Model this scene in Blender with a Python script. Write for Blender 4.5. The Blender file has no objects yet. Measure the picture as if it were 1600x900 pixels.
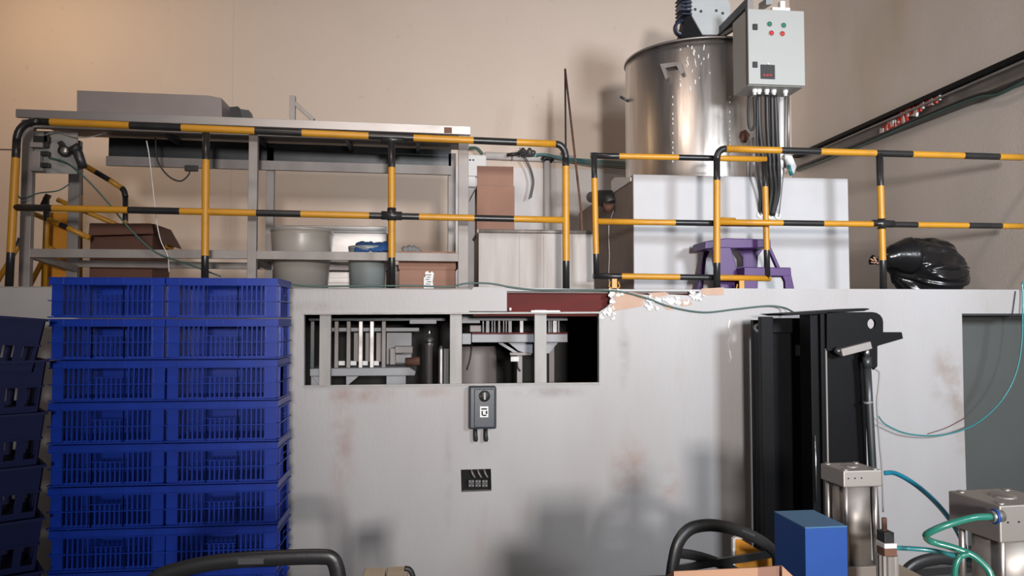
import bpy, bmesh, math, random
from mathutils import Vector, Matrix
from mathutils.geometry import delaunay_2d_cdt
random.seed(7)
C = bpy.context.scene.collection
# ------------------------------------------------------------------ camera
YAW, PITCH, F = math.radians(6.1), math.radians(2.39), 1200.0
CAM = Vector((0, 0, 1.68))
cd = bpy.data.cameras.new('camera'); cam = bpy.data.objects.new('camera', cd); C.objects.link(cam)
cam.location = CAM; cam.rotation_euler = (math.pi/2 + PITCH, 0, -YAW)
cd.lens = 27.0; cd.sensor_width = 36.0; cd.clip_start = 0.05
bpy.context.scene.camera = cam
# ------------------------------------------------------------------ world, lights, exposure
w = bpy.data.worlds.new('world'); bpy.context.scene.world = w; w.use_nodes = True
w.node_tree.nodes['Background'].inputs[0].default_value = (0.80, 0.86, 1.0, 1)
w.node_tree.nodes['Background'].inputs[1].default_value = 0.06
def area(name, loc, target, sx, sy, power, col, spread=180):
    l = bpy.data.lights.new(name, 'AREA'); l.shape = 'RECTANGLE'; l.size = sx; l.size_y = sy
    l.energy = power; l.color = col; l.spread = math.radians(spread)
    o = bpy.data.objects.new(name, l); C.objects.link(o); o.location = loc
    o.rotation_euler = (Vector(target) - Vector(loc)).to_track_quat('-Z', 'Y').to_euler(); return o
area('daylight_doorway', (3.7, -3.0, 3.3), (3.7, 5, 2.9), 1.1, 1.1, 150, (0.88, 0.94, 1.0), 75)
area('daylight_window', (0.5, -4.0, 2.1), (1.2, 6, 2.9), 0.45, 0.45, 118, (1.0, 0.95, 0.92), 70)
area('ceiling_lamp', (-1.0, 2.3, 5.4), (-0.2, 6.4, 3.0), 1.2, 0.3, 50, (1.0, 0.80, 0.66))
area('wall_lamp', (-4.2, 7.4, 5.4), (-3.6, 9.1, 3.6), 1.2, 0.3, 22, (1.0, 0.70, 0.42))
vs = bpy.context.scene.view_settings
vs.view_transform = 'Standard'; vs.look = 'None'; vs.gamma = 1; vs.exposure = -0.12
vs.use_curve_mapping = False
# ------------------------------------------------------------------ pixel -> world point at a real depth
_f = Vector((math.sin(YAW)*math.cos(PITCH), math.cos(YAW)*math.cos(PITCH), math.sin(PITCH)))
_r = Vector((math.cos(YAW), -math.sin(YAW), 0)); _u = _r.cross(_f)
def ray(px, py): return _f + _r*((px-800)/F) + _u*((450-py)/F)
def P(px, py, Y): d = ray(px, py); return CAM + d*(Y/d.y)
def PX(px, py, X): d = ray(px, py); return CAM + d*(X/d.x)
def RX(x0, x1, y0, y1, Y):      # world x0,x1,z0,z1 of a pixel rectangle standing at depth Y
    ym, xm = (y0+y1)/2, (x0+x1)/2
    return P(x0, ym, Y).x, P(x1, ym, Y).x, P(xm, y1, Y).z, P(xm, y0, Y).z
# ------------------------------------------------------------------ materials
def mat(name, col, rough=0.6, metal=0.0, col2=None, scale=6.0, stretch=(1,1,1), amt=0.5, bump=0.0, bscale=40.0,
        rough2=None, detail=6.0, alpha=None, trans=0.0, spec=0.5, coat=0.0, thresh=None, col3=None, scale3=3.0, stretch3=(1,1,1), amt3=0.5, th3=(0.5,0.7)):
    m = bpy.data.materials.new(name); m.use_nodes = True; nt = m.node_tree; b = nt.nodes['Principled BSDF']
    b.inputs['Base Color'].default_value = (*col, 1); b.inputs['Roughness'].default_value = rough
    b.inputs['Metallic'].default_value = metal; b.inputs['Specular IOR Level'].default_value = spec
    b.inputs['Coat Weight'].default_value = coat; b.inputs['Transmission Weight'].default_value = trans
    tc = nt.nodes.new('ShaderNodeTexCoord')
    def noise(sc, st, det=detail):
        mp = nt.nodes.new('ShaderNodeMapping'); mp.inputs['Scale'].default_value = st
        nt.links.new(tc.outputs['Object'], mp.inputs[0])
        n = nt.nodes.new('ShaderNodeTexNoise'); n.inputs['Scale'].default_value = sc; n.inputs['Detail'].default_value = det
        nt.links.new(mp.outputs[0], n.inputs['Vector']); return n
    def ramp(src, a, c):
        r = nt.nodes.new('ShaderNodeMapRange'); r.inputs[1].default_value = a; r.inputs[2].default_value = c
        nt.links.new(src, r.inputs[0]); return r.outputs[0]
    out = None
    if col2 is not None or rough2 is not None:
        n = noise(scale, stretch); a, c = thresh or (0.3, 0.7)
        out = ramp(n.outputs[0], a, c)
    if col2 is not None:
        mx = nt.nodes.new('ShaderNodeMix'); mx.data_type = 'RGBA'
        mm = nt.nodes.new('ShaderNodeMath'); mm.operation = 'MULTIPLY'; mm.inputs[1].default_value = amt
        nt.links.new(out, mm.inputs[0]); nt.links.new(mm.outputs[0], mx.inputs[0])
        mx.inputs[6].default_value = (*col, 1); mx.inputs[7].default_value = (*col2, 1); last = mx.outputs[2]
        if col3 is not None:
            n3 = noise(scale3, stretch3); o3 = ramp(n3.outputs[0], *th3)
            m3 = nt.nodes.new('ShaderNodeMix'); m3.data_type = 'RGBA'
            q = nt.nodes.new('ShaderNodeMath'); q.operation = 'MULTIPLY'; q.inputs[1].default_value = amt3
            nt.links.new(o3, q.inputs[0]); nt.links.new(q.outputs[0], m3.inputs[0])
            nt.links.new(last, m3.inputs[6]); m3.inputs[7].default_value = (*col3, 1); last = m3.outputs[2]
        nt.links.new(last, b.inputs['Base Color'])
    if rough2 is not None:
        rr = nt.nodes.new('ShaderNodeMapRange'); rr.inputs[3].default_value = rough; rr.inputs[4].default_value = rough2
        nt.links.new(out, rr.inputs[0]); nt.links.new(rr.outputs[0], b.inputs['Roughness'])
    if bump:
        nb = noise(bscale, stretch); bp = nt.nodes.new('ShaderNodeBump'); bp.inputs['Strength'].default_value = bump
        bp.inputs['Distance'].default_value = 0.01
        nt.links.new(nb.outputs[0], bp.inputs['Height']); nt.links.new(bp.outputs[0], b.inputs['Normal'])
    if alpha is not None: b.inputs['Alpha'].default_value = alpha
    return m
M = {}
M['front'] = mat('front_wall_paint', (0.40,0.39,0.40), 0.5, col2=(0.32,0.30,0.29), scale=1.6, stretch=(1,1,.35), amt=.7, bump=.12, bscale=55,
                 col3=(0.30,0.24,0.20), scale3=5, stretch3=(1,1,.25), amt3=.35, th3=(.62,.8))
def stains_and_shade(m, spots, base):
    nt = m.node_tree; b = nt.nodes['Principled BSDF']; prev = b.inputs['Base Color'].links[0].from_socket
    tc = nt.nodes.new('ShaderNodeTexCoord'); n = nt.nodes.new('ShaderNodeTexNoise'); n.inputs['Scale'].default_value = 7; n.inputs['Detail'].default_value = 8
    nt.links.new(tc.outputs['Object'], n.inputs['Vector'])
    for (p, rx, rz, col, amt) in spots:
        mp = nt.nodes.new('ShaderNodeMapping'); mp.vector_type = 'TEXTURE'
        mp.inputs['Location'].default_value = (p.x-base[0], 0, p.z-base[2]); mp.inputs['Scale'].default_value = (rx, 5, rz)
        nt.links.new(tc.outputs['Object'], mp.inputs[0])
        ln = nt.nodes.new('ShaderNodeVectorMath'); ln.operation = 'LENGTH'; nt.links.new(mp.outputs[0], ln.inputs[0])
        r1 = nt.nodes.new('ShaderNodeMapRange'); r1.interpolation_type = 'SMOOTHSTEP'; r1.inputs[1].default_value = 1; r1.inputs[2].default_value = 0.1; nt.links.new(ln.outputs[1], r1.inputs[0])
        r2 = nt.nodes.new('ShaderNodeMapRange'); r2.inputs[1].default_value = .38; r2.inputs[2].default_value = .66; nt.links.new(n.outputs[0], r2.inputs[0])
        q = nt.nodes.new('ShaderNodeMath'); q.operation = 'MULTIPLY'; nt.links.new(r1.outputs[0], q.inputs[0]); nt.links.new(r2.outputs[0], q.inputs[1])
        q2 = nt.nodes.new('ShaderNodeMath'); q2.operation = 'MULTIPLY'; q2.inputs[1].default_value = amt; nt.links.new(q.outputs[0], q2.inputs[0])
        mx = nt.nodes.new('ShaderNodeMix'); mx.data_type = 'RGBA'; nt.links.new(q2.outputs[0], mx.inputs[0]); nt.links.new(prev, mx.inputs[6]); mx.inputs[7].default_value = (*col, 1); prev = mx.outputs[2]
    nt.links.new(prev, b.inputs['Base Color'])
BR = (0.20,0.13,0.08); PK = (0.30,0.21,0.18); GR = (0.16,0.14,0.12)
stains_and_shade(M['front'], [(P(1478,590,5),.16,.30,BR,.6),(P(1500,640,5),.10,.5,BR,.5),(P(560,618,5),.32,.09,PK,.8),(P(660,612,5),.3,.06,PK,.6),(P(860,612,5),.35,.06,GR,.5),
    (P(535,690,5),.12,.5,PK,.7),(P(975,545,5),.06,.4,GR,.5),(P(985,740,5),.2,.35,PK,.8),(P(1045,760,5),.12,.2,PK,.7),(P(490,480,5),.3,.06,GR,.3),(P(700,740,5),.04,.5,GR,.3)], (0,5,0))  # the two rightmost pinkish spots paint the foreground cylinder's cast shadow
M['back'] = mat('back_wall_paint', (0.67,0.56,0.475), 0.75, col2=(0.62,0.515,0.435), scale=1.1, amt=.6, bump=.1, bscale=60,
                col3=(0.36,0.29,0.25), scale3=9, amt3=.35, th3=(.68,.8))
M['right'] = mat('right_wall_paint', (0.74,0.66,0.60), 0.75, col2=(0.66,0.58,0.52), scale=1.4, amt=.7, bump=.1, bscale=60,
                 col3=(0.45,0.33,0.15), scale3=1.0, stretch3=(1,1,.3), amt3=.3, th3=(.55,.75))
M['concrete'] = mat('concrete_floor', (0.12,0.115,0.11), 0.7, col2=(0.07,0.065,0.06), scale=3, bump=.2)
M['slab'] = mat('deck_concrete', (0.30,0.29,0.28), 0.8, col2=(0.2,0.19,0.18), scale=5, bump=.2)
M['depth_and_seam'] = mat('unlit_depth_and_seam', (0.05,0.048,0.046), 0.9, col2=(0.03,0.03,0.03), scale=3)  # near black for the unlit depth under the deck, also the wall seam
M['red_steel'] = mat('red_oxide_steel', (0.12,0.010,0.008), 0.8, col2=(0.07,0.009,0.008), scale=5, stretch=(.6,1,2), amt=.8, bump=.1)
M['plaster_white'] = mat('broken_plaster', (0.72,0.71,0.69), 0.9, bump=.8, bscale=90)
M['primer_tan'] = mat('old_primer', (0.45,0.29,0.215), 0.8, col2=(0.52,0.38,0.3), scale=12, amt=.6)
M['yellow'] = mat('yellow_rail_paint', (0.50,0.235,0.016), 0.42, col2=(0.33,0.15,0.025), scale=9, thresh=(.5,.8), amt=.55, bump=.04)
M['black'] = mat('black_rail_paint', (0.012,0.012,0.014), 0.32, col2=(0.035,0.033,0.03), scale=8, amt=.5, bump=.04)
M['steel'] = mat('stainless_steel', (0.45,0.425,0.41), 0.40, .9, col2=(0.30,0.275,0.265), scale=7, stretch=(.3,1,1), amt=.7, rough2=.55)
M['steel_dull'] = mat('dull_stainless_frame', (0.31,0.285,0.27), 0.6, 0.35, col2=(0.20,0.175,0.165), scale=6, stretch=(1,1,.4), amt=.7)
M['steel_dark'] = mat('dark_steel_underside', (0.10,0.10,0.105), 0.42, 0.7, col2=(0.04,0.05,0.055), scale=3, amt=.8)
M['tank'] = mat('tank_brushed_steel', (0.66,0.62,0.59), 0.27, 1.0, col2=(0.46,0.42,0.40), scale=9, stretch=(1.4,1.4,.16), amt=.6, rough2=.42, bump=.10, bscale=14)
M['galv'] = mat('galvanised_sheet', (0.34,0.315,0.30), 0.6, 0.35, col2=(0.15,0.125,0.11), scale=9, stretch=(1.6,1,.2), amt=.8, rough2=.5, bump=.1, bscale=12)
M['chrome'] = mat('chrome', (0.80,0.80,0.81), 0.28, 1.0)
M['alu'] = mat('aluminium', (0.34,0.33,0.32), 0.6, 0.4, col2=(0.24,0.23,0.22), scale=12, stretch=(1,1,.25), amt=.7)
M['alu_brush'] = mat('cylinder_aluminium', (0.36,0.335,0.31), 0.5, 0.7, col2=(0.36,0.33,0.31), scale=14, amt=.5, rough2=.5)
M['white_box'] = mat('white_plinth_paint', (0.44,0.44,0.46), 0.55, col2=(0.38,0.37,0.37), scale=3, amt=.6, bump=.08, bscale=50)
M['plinth_side'] = mat('plinth_side_brown', (0.30,0.25,0.23), 0.85, col2=(0.22,0.18,0.165), scale=4, amt=.7, bump=.2)  # block body, browner and darker than the front panel
M['white'] = mat('white_plastic', (0.72,0.71,0.70), 0.45, col2=(0.62,0.60,0.58), scale=6, amt=.5)
M['white_board'] = mat('white_board', (0.66,0.63,0.62), 0.6, col2=(0.58,0.54,0.52), scale=2.5, amt=.6)
M['grey_box'] = mat('grey_enamel', (0.36,0.37,0.36), 0.5, col2=(0.33,0.34,0.33), scale=4, amt=.4)
M['grey_side'] = mat('grey_enamel_side', (0.25,0.22,0.21), 0.45)
M['grey_tray'] = mat('grey_tray_paint', (0.23,0.20,0.195), 0.55, col2=(0.18,0.155,0.15), scale=6, amt=.5)
M['gearbox'] = mat('gearbox_grey_paint', (0.42,0.44,0.45), 0.5, col2=(0.34,0.35,0.35), scale=7, amt=.5)
M['motor'] = mat('motor_dark_blue', (0.02,0.025,0.05), 0.4)
M['blackp'] = mat('black_plastic', (0.018,0.018,0.019), 0.38, bump=.05, bscale=120)
M['rubber'] = mat('black_cable_rubber', (0.015,0.015,0.016), 0.5)
M['mast'] = mat('mast_black_paint', (0.0035,0.0035,0.0045), 0.5, col2=(0.006,0.006,0.008), scale=6, amt=.5, bump=.04, spec=.14)
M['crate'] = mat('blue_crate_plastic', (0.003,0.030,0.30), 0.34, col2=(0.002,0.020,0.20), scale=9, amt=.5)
M['crate_shaded'] = mat('shaded_crate_plastic', (0.0015,0.005,0.045), 0.6, col2=(0.001,0.003,0.03), scale=9, amt=.5, spec=.2)  # blue plastic darkened to carry the shade on the leftmost stack
M['card'] = mat('cardboard', (0.30,0.165,0.12), 0.85, col2=(0.26,0.14,0.10), scale=5, amt=.6)
M['card_tan'] = mat('light_cardboard', (0.46,0.26,0.17), 0.85, col2=(0.40,0.22,0.14), scale=5, amt=.5)
M['card_dark'] = mat('dark_cardboard', (0.13,0.06,0.042), 0.85, col2=(0.10,0.045,0.03), scale=5, amt=.5)
M['tub'] = mat('translucent_tub', (0.45,0.42,0.38), 0.35, trans=.35, col2=(0.38,0.35,0.32), scale=4, amt=.4)
M['tub_grey'] = mat('translucent_grey_tub', (0.33,0.37,0.37), 0.3, trans=.35)
M['cloth'] = mat('blue_cloth', (0.012,0.06,0.20), 0.85)
M['cloth_grey'] = mat('grey_rag', (0.22,0.22,0.22), 0.9, col2=(.1,.1,.1), scale=30)
M['purple'] = mat('purple_plastic', (0.055,0.010,0.115), 0.45, col2=(0.04,0.007,0.085), scale=8, amt=.5)
M['bag'] = mat('black_bin_liner', (0.008,0.008,0.009), 0.22, bump=.35, bscale=14)
M['teal'] = mat('teal_air_tube', (0.02,0.20,0.22), 0.3, coat=.4)
M['green_tube'] = mat('green_air_tube', (0.02,0.17,0.125), 0.28, coat=.4)
M['blue_tube'] = mat('blue_air_tube', (0.01,0.20,0.32), 0.28, coat=.4)
M['dull_tube'] = mat('dark_green_tube', (0.05,0.10,0.09), 0.4)
M['blue_block'] = mat('blue_painted_box', (0.003,0.055,0.27), 0.6, col2=(0.002,0.042,0.21), scale=6, amt=.5)
M['blue_lid'] = mat('blue_lid', (0.05,0.15,0.29), 0.5)
M['orange'] = mat('orange_board', (0.62,0.25,0.015), 0.55)
M['wood'] = mat('pale_wood', (0.58,0.49,0.36), 0.7, col2=(0.45,0.34,0.22), scale=10, stretch=(.3,2,2), amt=.6)
M['red_lamp'] = mat('red_button', (0.5,0.03,0.03), 0.3)
M['green_lamp'] = mat('green_button', (0.02,0.16,0.10), 0.3)
M['dark_grey'] = mat('dark_grey_plastic', (0.05,0.05,0.052), 0.5)
M['label'] = mat('white_label', (0.75,0.75,0.73), 0.6)
M['ink'] = mat('black_ink', (0.012,0.012,0.012), 0.8, spec=.2)
M['rust'] = mat('rusty_iron', (0.10,0.045,0.03), 0.8, col2=(0.22,0.11,0.07), scale=20)
M['switch'] = mat('slate_switch_box', (0.035,0.042,0.055), 0.35, bump=.03)
M['door'] = mat('grey_green_door', (0.075,0.082,0.08), 0.6, col2=(0.05,0.055,0.05), scale=2, amt=.5)
M['machine'] = mat('machine_grey_paint', (0.34,0.34,0.36), 0.5, col2=(0.24,0.24,0.25), scale=5, amt=.5)
M['tape_red'] = mat('red_tape', (0.55,0.04,0.02), 0.5)
M['grey_cloudy'] = mat('tray_grey_metal', (0.34,0.32,0.30), 0.4, 0.6, col2=(0.18,0.17,0.16), scale=3, amt=.8)
# ------------------------------------------------------------------ mesh builder
class MB:
    def __init__(s): s.v = []; s.f = []; s.m = []; s.sm = []
    def add(s, vs, fs, mi=0, smooth=False):
        o = len(s.v); s.v += [Vector(v) for v in vs]
        for f in fs: s.f.append([i+o for i in f]); s.m.append(mi); s.sm.append(smooth)
        return s
    def box(s, a, b, mi=0, mtx=None):
        x0,x1 = sorted((a[0],b[0])); y0,y1 = sorted((a[1],b[1])); z0,z1 = sorted((a[2],b[2]))
        vs = [(x0,y0,z0),(x1,y0,z0),(x1,y1,z0),(x0,y1,z0),(x0,y0,z1),(x1,y0,z1),(x1,y1,z1),(x0,y1,z1)]
        if mtx: vs = [mtx @ Vector(v) for v in vs]
        return s.add(vs, [(0,3,2,1),(4,5,6,7),(0,1,5,4),(1,2,6,5),(2,3,7,6),(3,0,4,7)], mi)
    def bxp(s, x0, y0, x1, y1, Y, dep, mi=0):        # box whose front face covers a pixel rectangle at depth Y
        a, b, c, d = RX(x0, x1, y0, y1, Y); return s.box((a, Y, c), (b, Y+dep, d), mi)
    def bar(s, p, q, w, h=None, mi=0, up=(0,0,1)):     # square bar between two points
        p, q = Vector(p), Vector(q); h = h or w; d = (q-p).normalized(); u = Vector(up)
        if abs(d.dot(u)) > .98: u = Vector((0,1,0))
        r = d.cross(u).normalized(); u = r.cross(d)
        vs = []
        for c in (p, q):
            for a, b in ((-1,-1),(1,-1),(1,1),(-1,1)): vs.append(c + r*a*w/2 + u*b*h/2)
        return s.add(vs, [(0,1,2,3),(7,6,5,4),(0,4,5,1),(1,5,6,2),(2,6,7,3),(3,7,4,0)], mi)
    def tube(s, pts, r, seg=10, mi=0, cap=True, mats=None, flat=1.0, flatu=1.0, up0=None):
        pts = [Vector(p) for p in pts]; n = len(pts)
        rr = r if isinstance(r, (list, tuple)) else [r]*n
        t = [(pts[min(i+1,n-1)]-pts[max(i-1,0)]).normalized() for i in range(n)]
        u = Vector((0,0,1)) if abs(t[0].z) < .9 else Vector((0,1,0))
        if up0: u = Vector(up0)
        rings = []
        for i in range(n):
            a = t[i].cross(u)
            if a.length < 1e-4: a = t[i].cross(Vector((1,0,0)))
            a.normalize(); u = a.cross(t[i]).normalized()
            rings.append([pts[i] + (a*math.cos(k*2*math.pi/seg)*flat + u*math.sin(k*2*math.pi/seg)*flatu)*rr[i] for k in range(seg)])
        o = len(s.v)
        for g in rings: s.v += g
        for i in range(n-1):
            for k in range(seg):
                s.f.append([o+i*seg+k, o+i*seg+(k+1)%seg, o+(i+1)*seg+(k+1)%seg, o+(i+1)*seg+k]); s.m.append(mats[i] if mats else mi); s.sm.append(True)
        if cap:
            s.f.append([o+k for k in range(seg)][::-1]); s.m.append(mats[0] if mats else mi); s.sm.append(False)
            s.f.append([o+(n-1)*seg+k for k in range(seg)]); s.m.append(mats[-1] if mats else mi); s.sm.append(False)
        return s
    def lathe(s, prof, c, axis='z', seg=24, mi=0, arc=None):
        c = Vector(c); o = len(s.v); n = len(prof)
        for r, h in prof:
            for k in range(seg):
                a = 2*math.pi*k/seg; x, y = r*math.cos(a), r*math.sin(a)
                s.v.append(c + (Vector((x,y,h)) if axis=='z' else Vector((x,h,y)) if axis=='y' else Vector((h,x,y))))
        for i in range(n-1):
            for k in range(seg):
                s.f.append([o+i*seg+k, o+i*seg+(k+1)%seg, o+(i+1)*seg+(k+1)%seg, o+(i+1)*seg+k]); s.m.append(mi); s.sm.append(True)
        return s
    def prism(s, poly, d, mi=0):                      # planar polygon (list of points) extruded by vector d
        poly = [Vector(p) for p in poly]; d = Vector(d); n = len(poly)
        return s.add(poly + [p+d for p in poly], [list(range(n))[::-1], [i+n for i in range(n)]] + [[i,(i+1)%n,(i+1)%n+n,i+n] for i in range(n)], mi)
    def pp(s, pix, Y, dep, mi=0): return s.prism([P(x,y,Y) for x,y in pix], (0,dep,0), mi)
    def build(s, name, mats, parent=None, bevel=0, label=None, cat=None, group=None, kind=None, base=None, seg=2):
        me = bpy.data.meshes.new(name)
        if not isinstance(mats, (list,tuple)): mats = [mats]
        if parent is not None:
            org = Vector(parent.get('_org', (0,0,0)))
        else:
            lo = [min(v[i] for v in s.v) for i in range(3)]; hi = [max(v[i] for v in s.v) for i in range(3)]
            org = Vector(base) if base is not None else Vector(((lo[0]+hi[0])/2, (lo[1]+hi[1])/2, lo[2]))
        me.from_pydata([tuple(v-org) for v in s.v], [], s.f)
        for m in mats: me.materials.append(m)
        me.polygons.foreach_set('material_index', s.m); me.polygons.foreach_set('use_smooth', s.sm)
        bm = bmesh.new(); bm.from_mesh(me); bmesh.ops.recalc_face_normals(bm, faces=bm.faces); bm.to_mesh(me); bm.free(); me.update()
        o = bpy.data.objects.new(name, me); C.objects.link(o)
        if parent is not None: o.parent = parent
        else: o.location = org
        o['_org'] = tuple(org)
        if bevel:
            b = o.modifiers.new('bevel', 'BEVEL'); b.width = bevel; b.segments = seg; b.limit_method = 'ANGLE'; b.angle_limit = math.radians(40)
        tag(o, label, cat, group, kind); return o
def tag(o, label=None, cat=None, group=None, kind=None):
    if label: o['label'] = label
    if cat: o['category'] = cat
    if group: o['group'] = group
    if kind: o['kind'] = kind
    return o
def thing(name, loc, label=None, cat=None, group=None, kind=None):
    o = bpy.data.objects.new(name, None); C.objects.link(o); o.location = loc; o['_org'] = tuple(loc)
    o.empty_display_size = .1
    return tag(o, label, cat, group, kind)
def copy_tree(o, parent=None):
    c = o.copy(); C.objects.link(c)
    if parent is not None: c.parent = parent
    for ch in list(o.children): copy_tree(ch, c)
    return c
def curve(pts, n=8):                                  # Catmull-Rom through points
    pts = [Vector(p) for p in pts]; q = [pts[0]*2-pts[1]] + pts + [pts[-1]*2-pts[-2]]; out = []
    for i in range(1, len(q)-2):
        for k in range(n):
            t = k/n; a,b,c,d = q[i-1:i+3]
            out.append(.5*((2*b)+(c-a)*t+(2*a-5*b+4*c-d)*t*t+(3*b-a-3*c+d)*t**3))
    return out + [pts[-1]]
def panel(outline, holes, Y, dep):                    # wall panel in XZ with holes, thickness dep (towards +Y)
    pts = []; edges = []; loops = []
    for lp in [outline]+holes:
        o = len(pts); pts += lp; loops.append(list(range(o, o+len(lp)))); edges += [(o+i, o+(i+1)%len(lp)) for i in range(len(lp))]
    V2 = [Vector((p[0], p[1])) for p in pts]
    ov, oe, of, *_ = delaunay_2d_cdt(V2, edges, [], 0, 1e-6)
    def inside(p, lp):
        c = False; n = len(lp)
        for i in range(n):
            a, b = lp[i], lp[(i+1)%n]
            if (a[1] > p[1]) != (b[1] > p[1]) and p[0] < (b[0]-a[0])*(p[1]-a[1])/(b[1]-a[1])+a[0]: c = not c
        return c
    mb = MB(); n = len(ov); keep = []
    for f in of:
        c = sum((ov[i] for i in f), Vector((0,0)))/len(f)
        if inside(c, outline) and not any(inside(c, h) for h in holes): keep.append(list(f))
    mb.v = [Vector((p.x, Y, p.y)) for p in ov] + [Vector((p.x, Y+dep, p.y)) for p in ov]
    ed = {}
    for f in keep:
        mb.f.append(f); mb.f.append([i+n for i in f[::-1]])
        for i in range(len(f)):
            e = (f[i], f[(i+1)%len(f)]); ed[e] = 1
    for (a, b) in list(ed):
        if (b, a) not in ed: mb.f.append([b, a, a+n, b+n])
    mb.m = [0]*len(mb.f); mb.sm = [False]*len(mb.f)
    return mb
def XZ(px, py, Y): p = P(px, py, Y); return (p.x, p.z)

W = 5.0                                               # front wall face
ZT = P(800, 450, W).z                                 # deck level
XR = PX(1235, 245, 4.45).x if False else 4.45
YB = PX(1237, 245, XR).y                              # back wall
XL = -5.4
# ================================================================== SETTING
MB().box((XL-.2,-2,-.1),(XR+.2,YB+.2,0)).build('floor', M['concrete'], kind='structure', label='dark concrete ground floor')
MB().box((XL,W+.055,ZT-.03),(XR,YB,ZT-.002)).build('floor', M['slab'], kind='structure', label='raised mezzanine deck behind the white wall')
jag = [(792,455),(1095,455.5),(1080,462),(1050,460),(1012,461),(985,457.5),(962,459),(952,463),(958,470),(948,480),(936,487.5),(792,487.5)]
sock = [(720,734),(767,732.5),(768,767),(721,769)]
outl = [(XL,0),(XL,ZT-.012),(XZ(500,450,W)[0],ZT-.012),(XZ(737,450,W)[0],ZT-.012),(XZ(740,445,W)[0],ZT+.006),(XZ(790,448,W)[0],ZT+.004),(XZ(935,450,W)[0],ZT-.006),
        (XZ(1125,454,W)[0],ZT-.006),(XZ(1130,452,W)[0],ZT+.004),(XR,ZT+.004),(XR,XZ(1590,490,W)[1]),XZ(1503,490,W),XZ(1506,640,W),(XZ(1512,820,W)[0],0)]
hole1 = [XZ(475,491,W),XZ(936,489.5,W),XZ(936,598,W),XZ(475,603,W)]
wf = panel(outl, [hole1, [XZ(x,y,W) for x,y in sock], [XZ(x,y,W) for x,y in jag]], W, .05).build('wall_front', M['front'], kind='structure', base=(0,W,0), label='grey-white painted wall with a long opening')
# worn patches and crumbled plaster at the broken top edge
r = random.Random(3)
for pix in ([(955,458),(985,456),(1008,462),(1004,478),(985,482),(958,486),(950,482),(962,470)],
            [(1012,458),(1040,456),(1046,460),(1024,466)],[(1060,470),(1078,468),(1082,476),(1066,479)],[(1036,478),(1050,476),(1052,484),(1042,484)],
            [(1096,451),(1131,449),(1131,461),(1098,461)]):
    MB().pp(pix, W-.004, .004).build('primer_patch', M['primer_tan'], wf)
for x0,y0,x1,y1,n in ((952,454,972,462,12),(938,482,960,498,16),(1008,462,1018,482,9),(1020,464,1062,474,22),(1044,470,1078,474,14),(1078,456,1100,468,12),(950,468,960,484,6),(1010,478,1034,484,6)):
    mb = MB()
    for k in range(n):
        c = P(r.uniform(x0,x1), r.uniform(y0,y1), W-.004); s_ = r.uniform(.006,.016)
        mtx = Matrix.Translation(c) @ Matrix.Rotation(r.uniform(0,3),4,'Y') @ Matrix.Rotation(r.uniform(-.5,.5),4,'X')
        mb.box((-s_,-.006,-s_*.6),(s_,.004,s_*.6),0,mtx)
    mb.build('plaster_crumb', M['plaster_white'], wf, kind='stuff')
mb = MB(); pts = [(1140,500),(1138,512),(1141,524),(1137,536),(1140,548),(1142,560),(1139,566)]
for i in range(len(pts)-1): mb.bar(P(*pts[i],W-.002),P(*pts[i+1],W-.002),.010,.003)
mb.build('dried_plaster_run', M['plaster_white'], wf)
# exposed red beam and deck edge
bm_ = MB(); x0,x1 = XZ(740,470,W)[0], XZ(1140,470,W)[0]
z0,z1 = P(860,487,W+.09).z, P(860,456,W+.09).z
bm_.box((x0,W+.09,z0-.01),(x1,W+.105,z1+.01)); bm_.box((x0,W+.06,z0-.03),(x1,W+.17,z0-.012)); bm_.box((x0,W+.06,z1+.008),(x1,W+.17,ZT-.032))
bm_.build('trim_1', M['red_steel'], kind='structure', label='red oxide steel beam exposed above the opening')
MB().bxp(830,485,875,489,W-.006,.02).build('spacer_strip', M['white'], wf)
MB().bxp(796,481,799,485,W-.002,.004).build('bright_rivet', M['white'], wf)
MB().bxp(733,486.3,795,487.6,W-.003,.004).build('dark_joint', M['ink'], wf)
# opening frame
a = P(700,545,W)
win = thing('window_1', (a.x, W, hole1[2][1]), kind='structure', label='long unglazed opening in the front wall with aluminium posts')
for x0,x1 in ((498,516),(703,722),(836,855)):
    A,B,c,d = RX(x0,x1,491,601,W+.03)
    MB().box((A,W+.052,c-.03),(B,W+.092,d+.03)).build('mullion', M['alu'], win, bevel=.002)
MB().add([P(474,489,W-.012),P(938,487,W-.012),P(938,489.8,W-.012),P(474,491.8,W-.012)]+[P(474,489,W+.04),P(938,487,W+.04),P(938,489.8,W+.04),P(474,491.8,W+.04)],
   [(0,1,2,3),(7,6,5,4),(0,4,5,1),(1,5,6,2),(2,6,7,3),(3,7,4,0)]).build('edge_strip', M['alu'], win)
MB().add([P(474,602,W-.012),P(938,597.5,W-.012),P(938,600.5,W-.012),P(474,605,W-.012)]+[P(474,602,W+.04),P(938,597.5,W+.04),P(938,600.5,W+.04),P(474,605,W+.04)],
   [(0,1,2,3),(7,6,5,4),(0,4,5,1),(1,5,6,2),(2,6,7,3),(3,7,4,0)]).build('edge_strip', M['alu'], win)
MB().add([P(936,489,W-.01),P(938.5,489,W-.01),P(938.5,600,W-.01),P(936,600,W-.01)]+[P(936,489,W+.04),P(938.5,489,W+.04),P(938.5,600,W+.04),P(936,600,W+.04)],
   [(0,1,2,3),(7,6,5,4),(0,4,5,1),(1,5,6,2),(2,6,7,3),(3,7,4,0)]).build('edge_strip', M['alu'], win)
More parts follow.
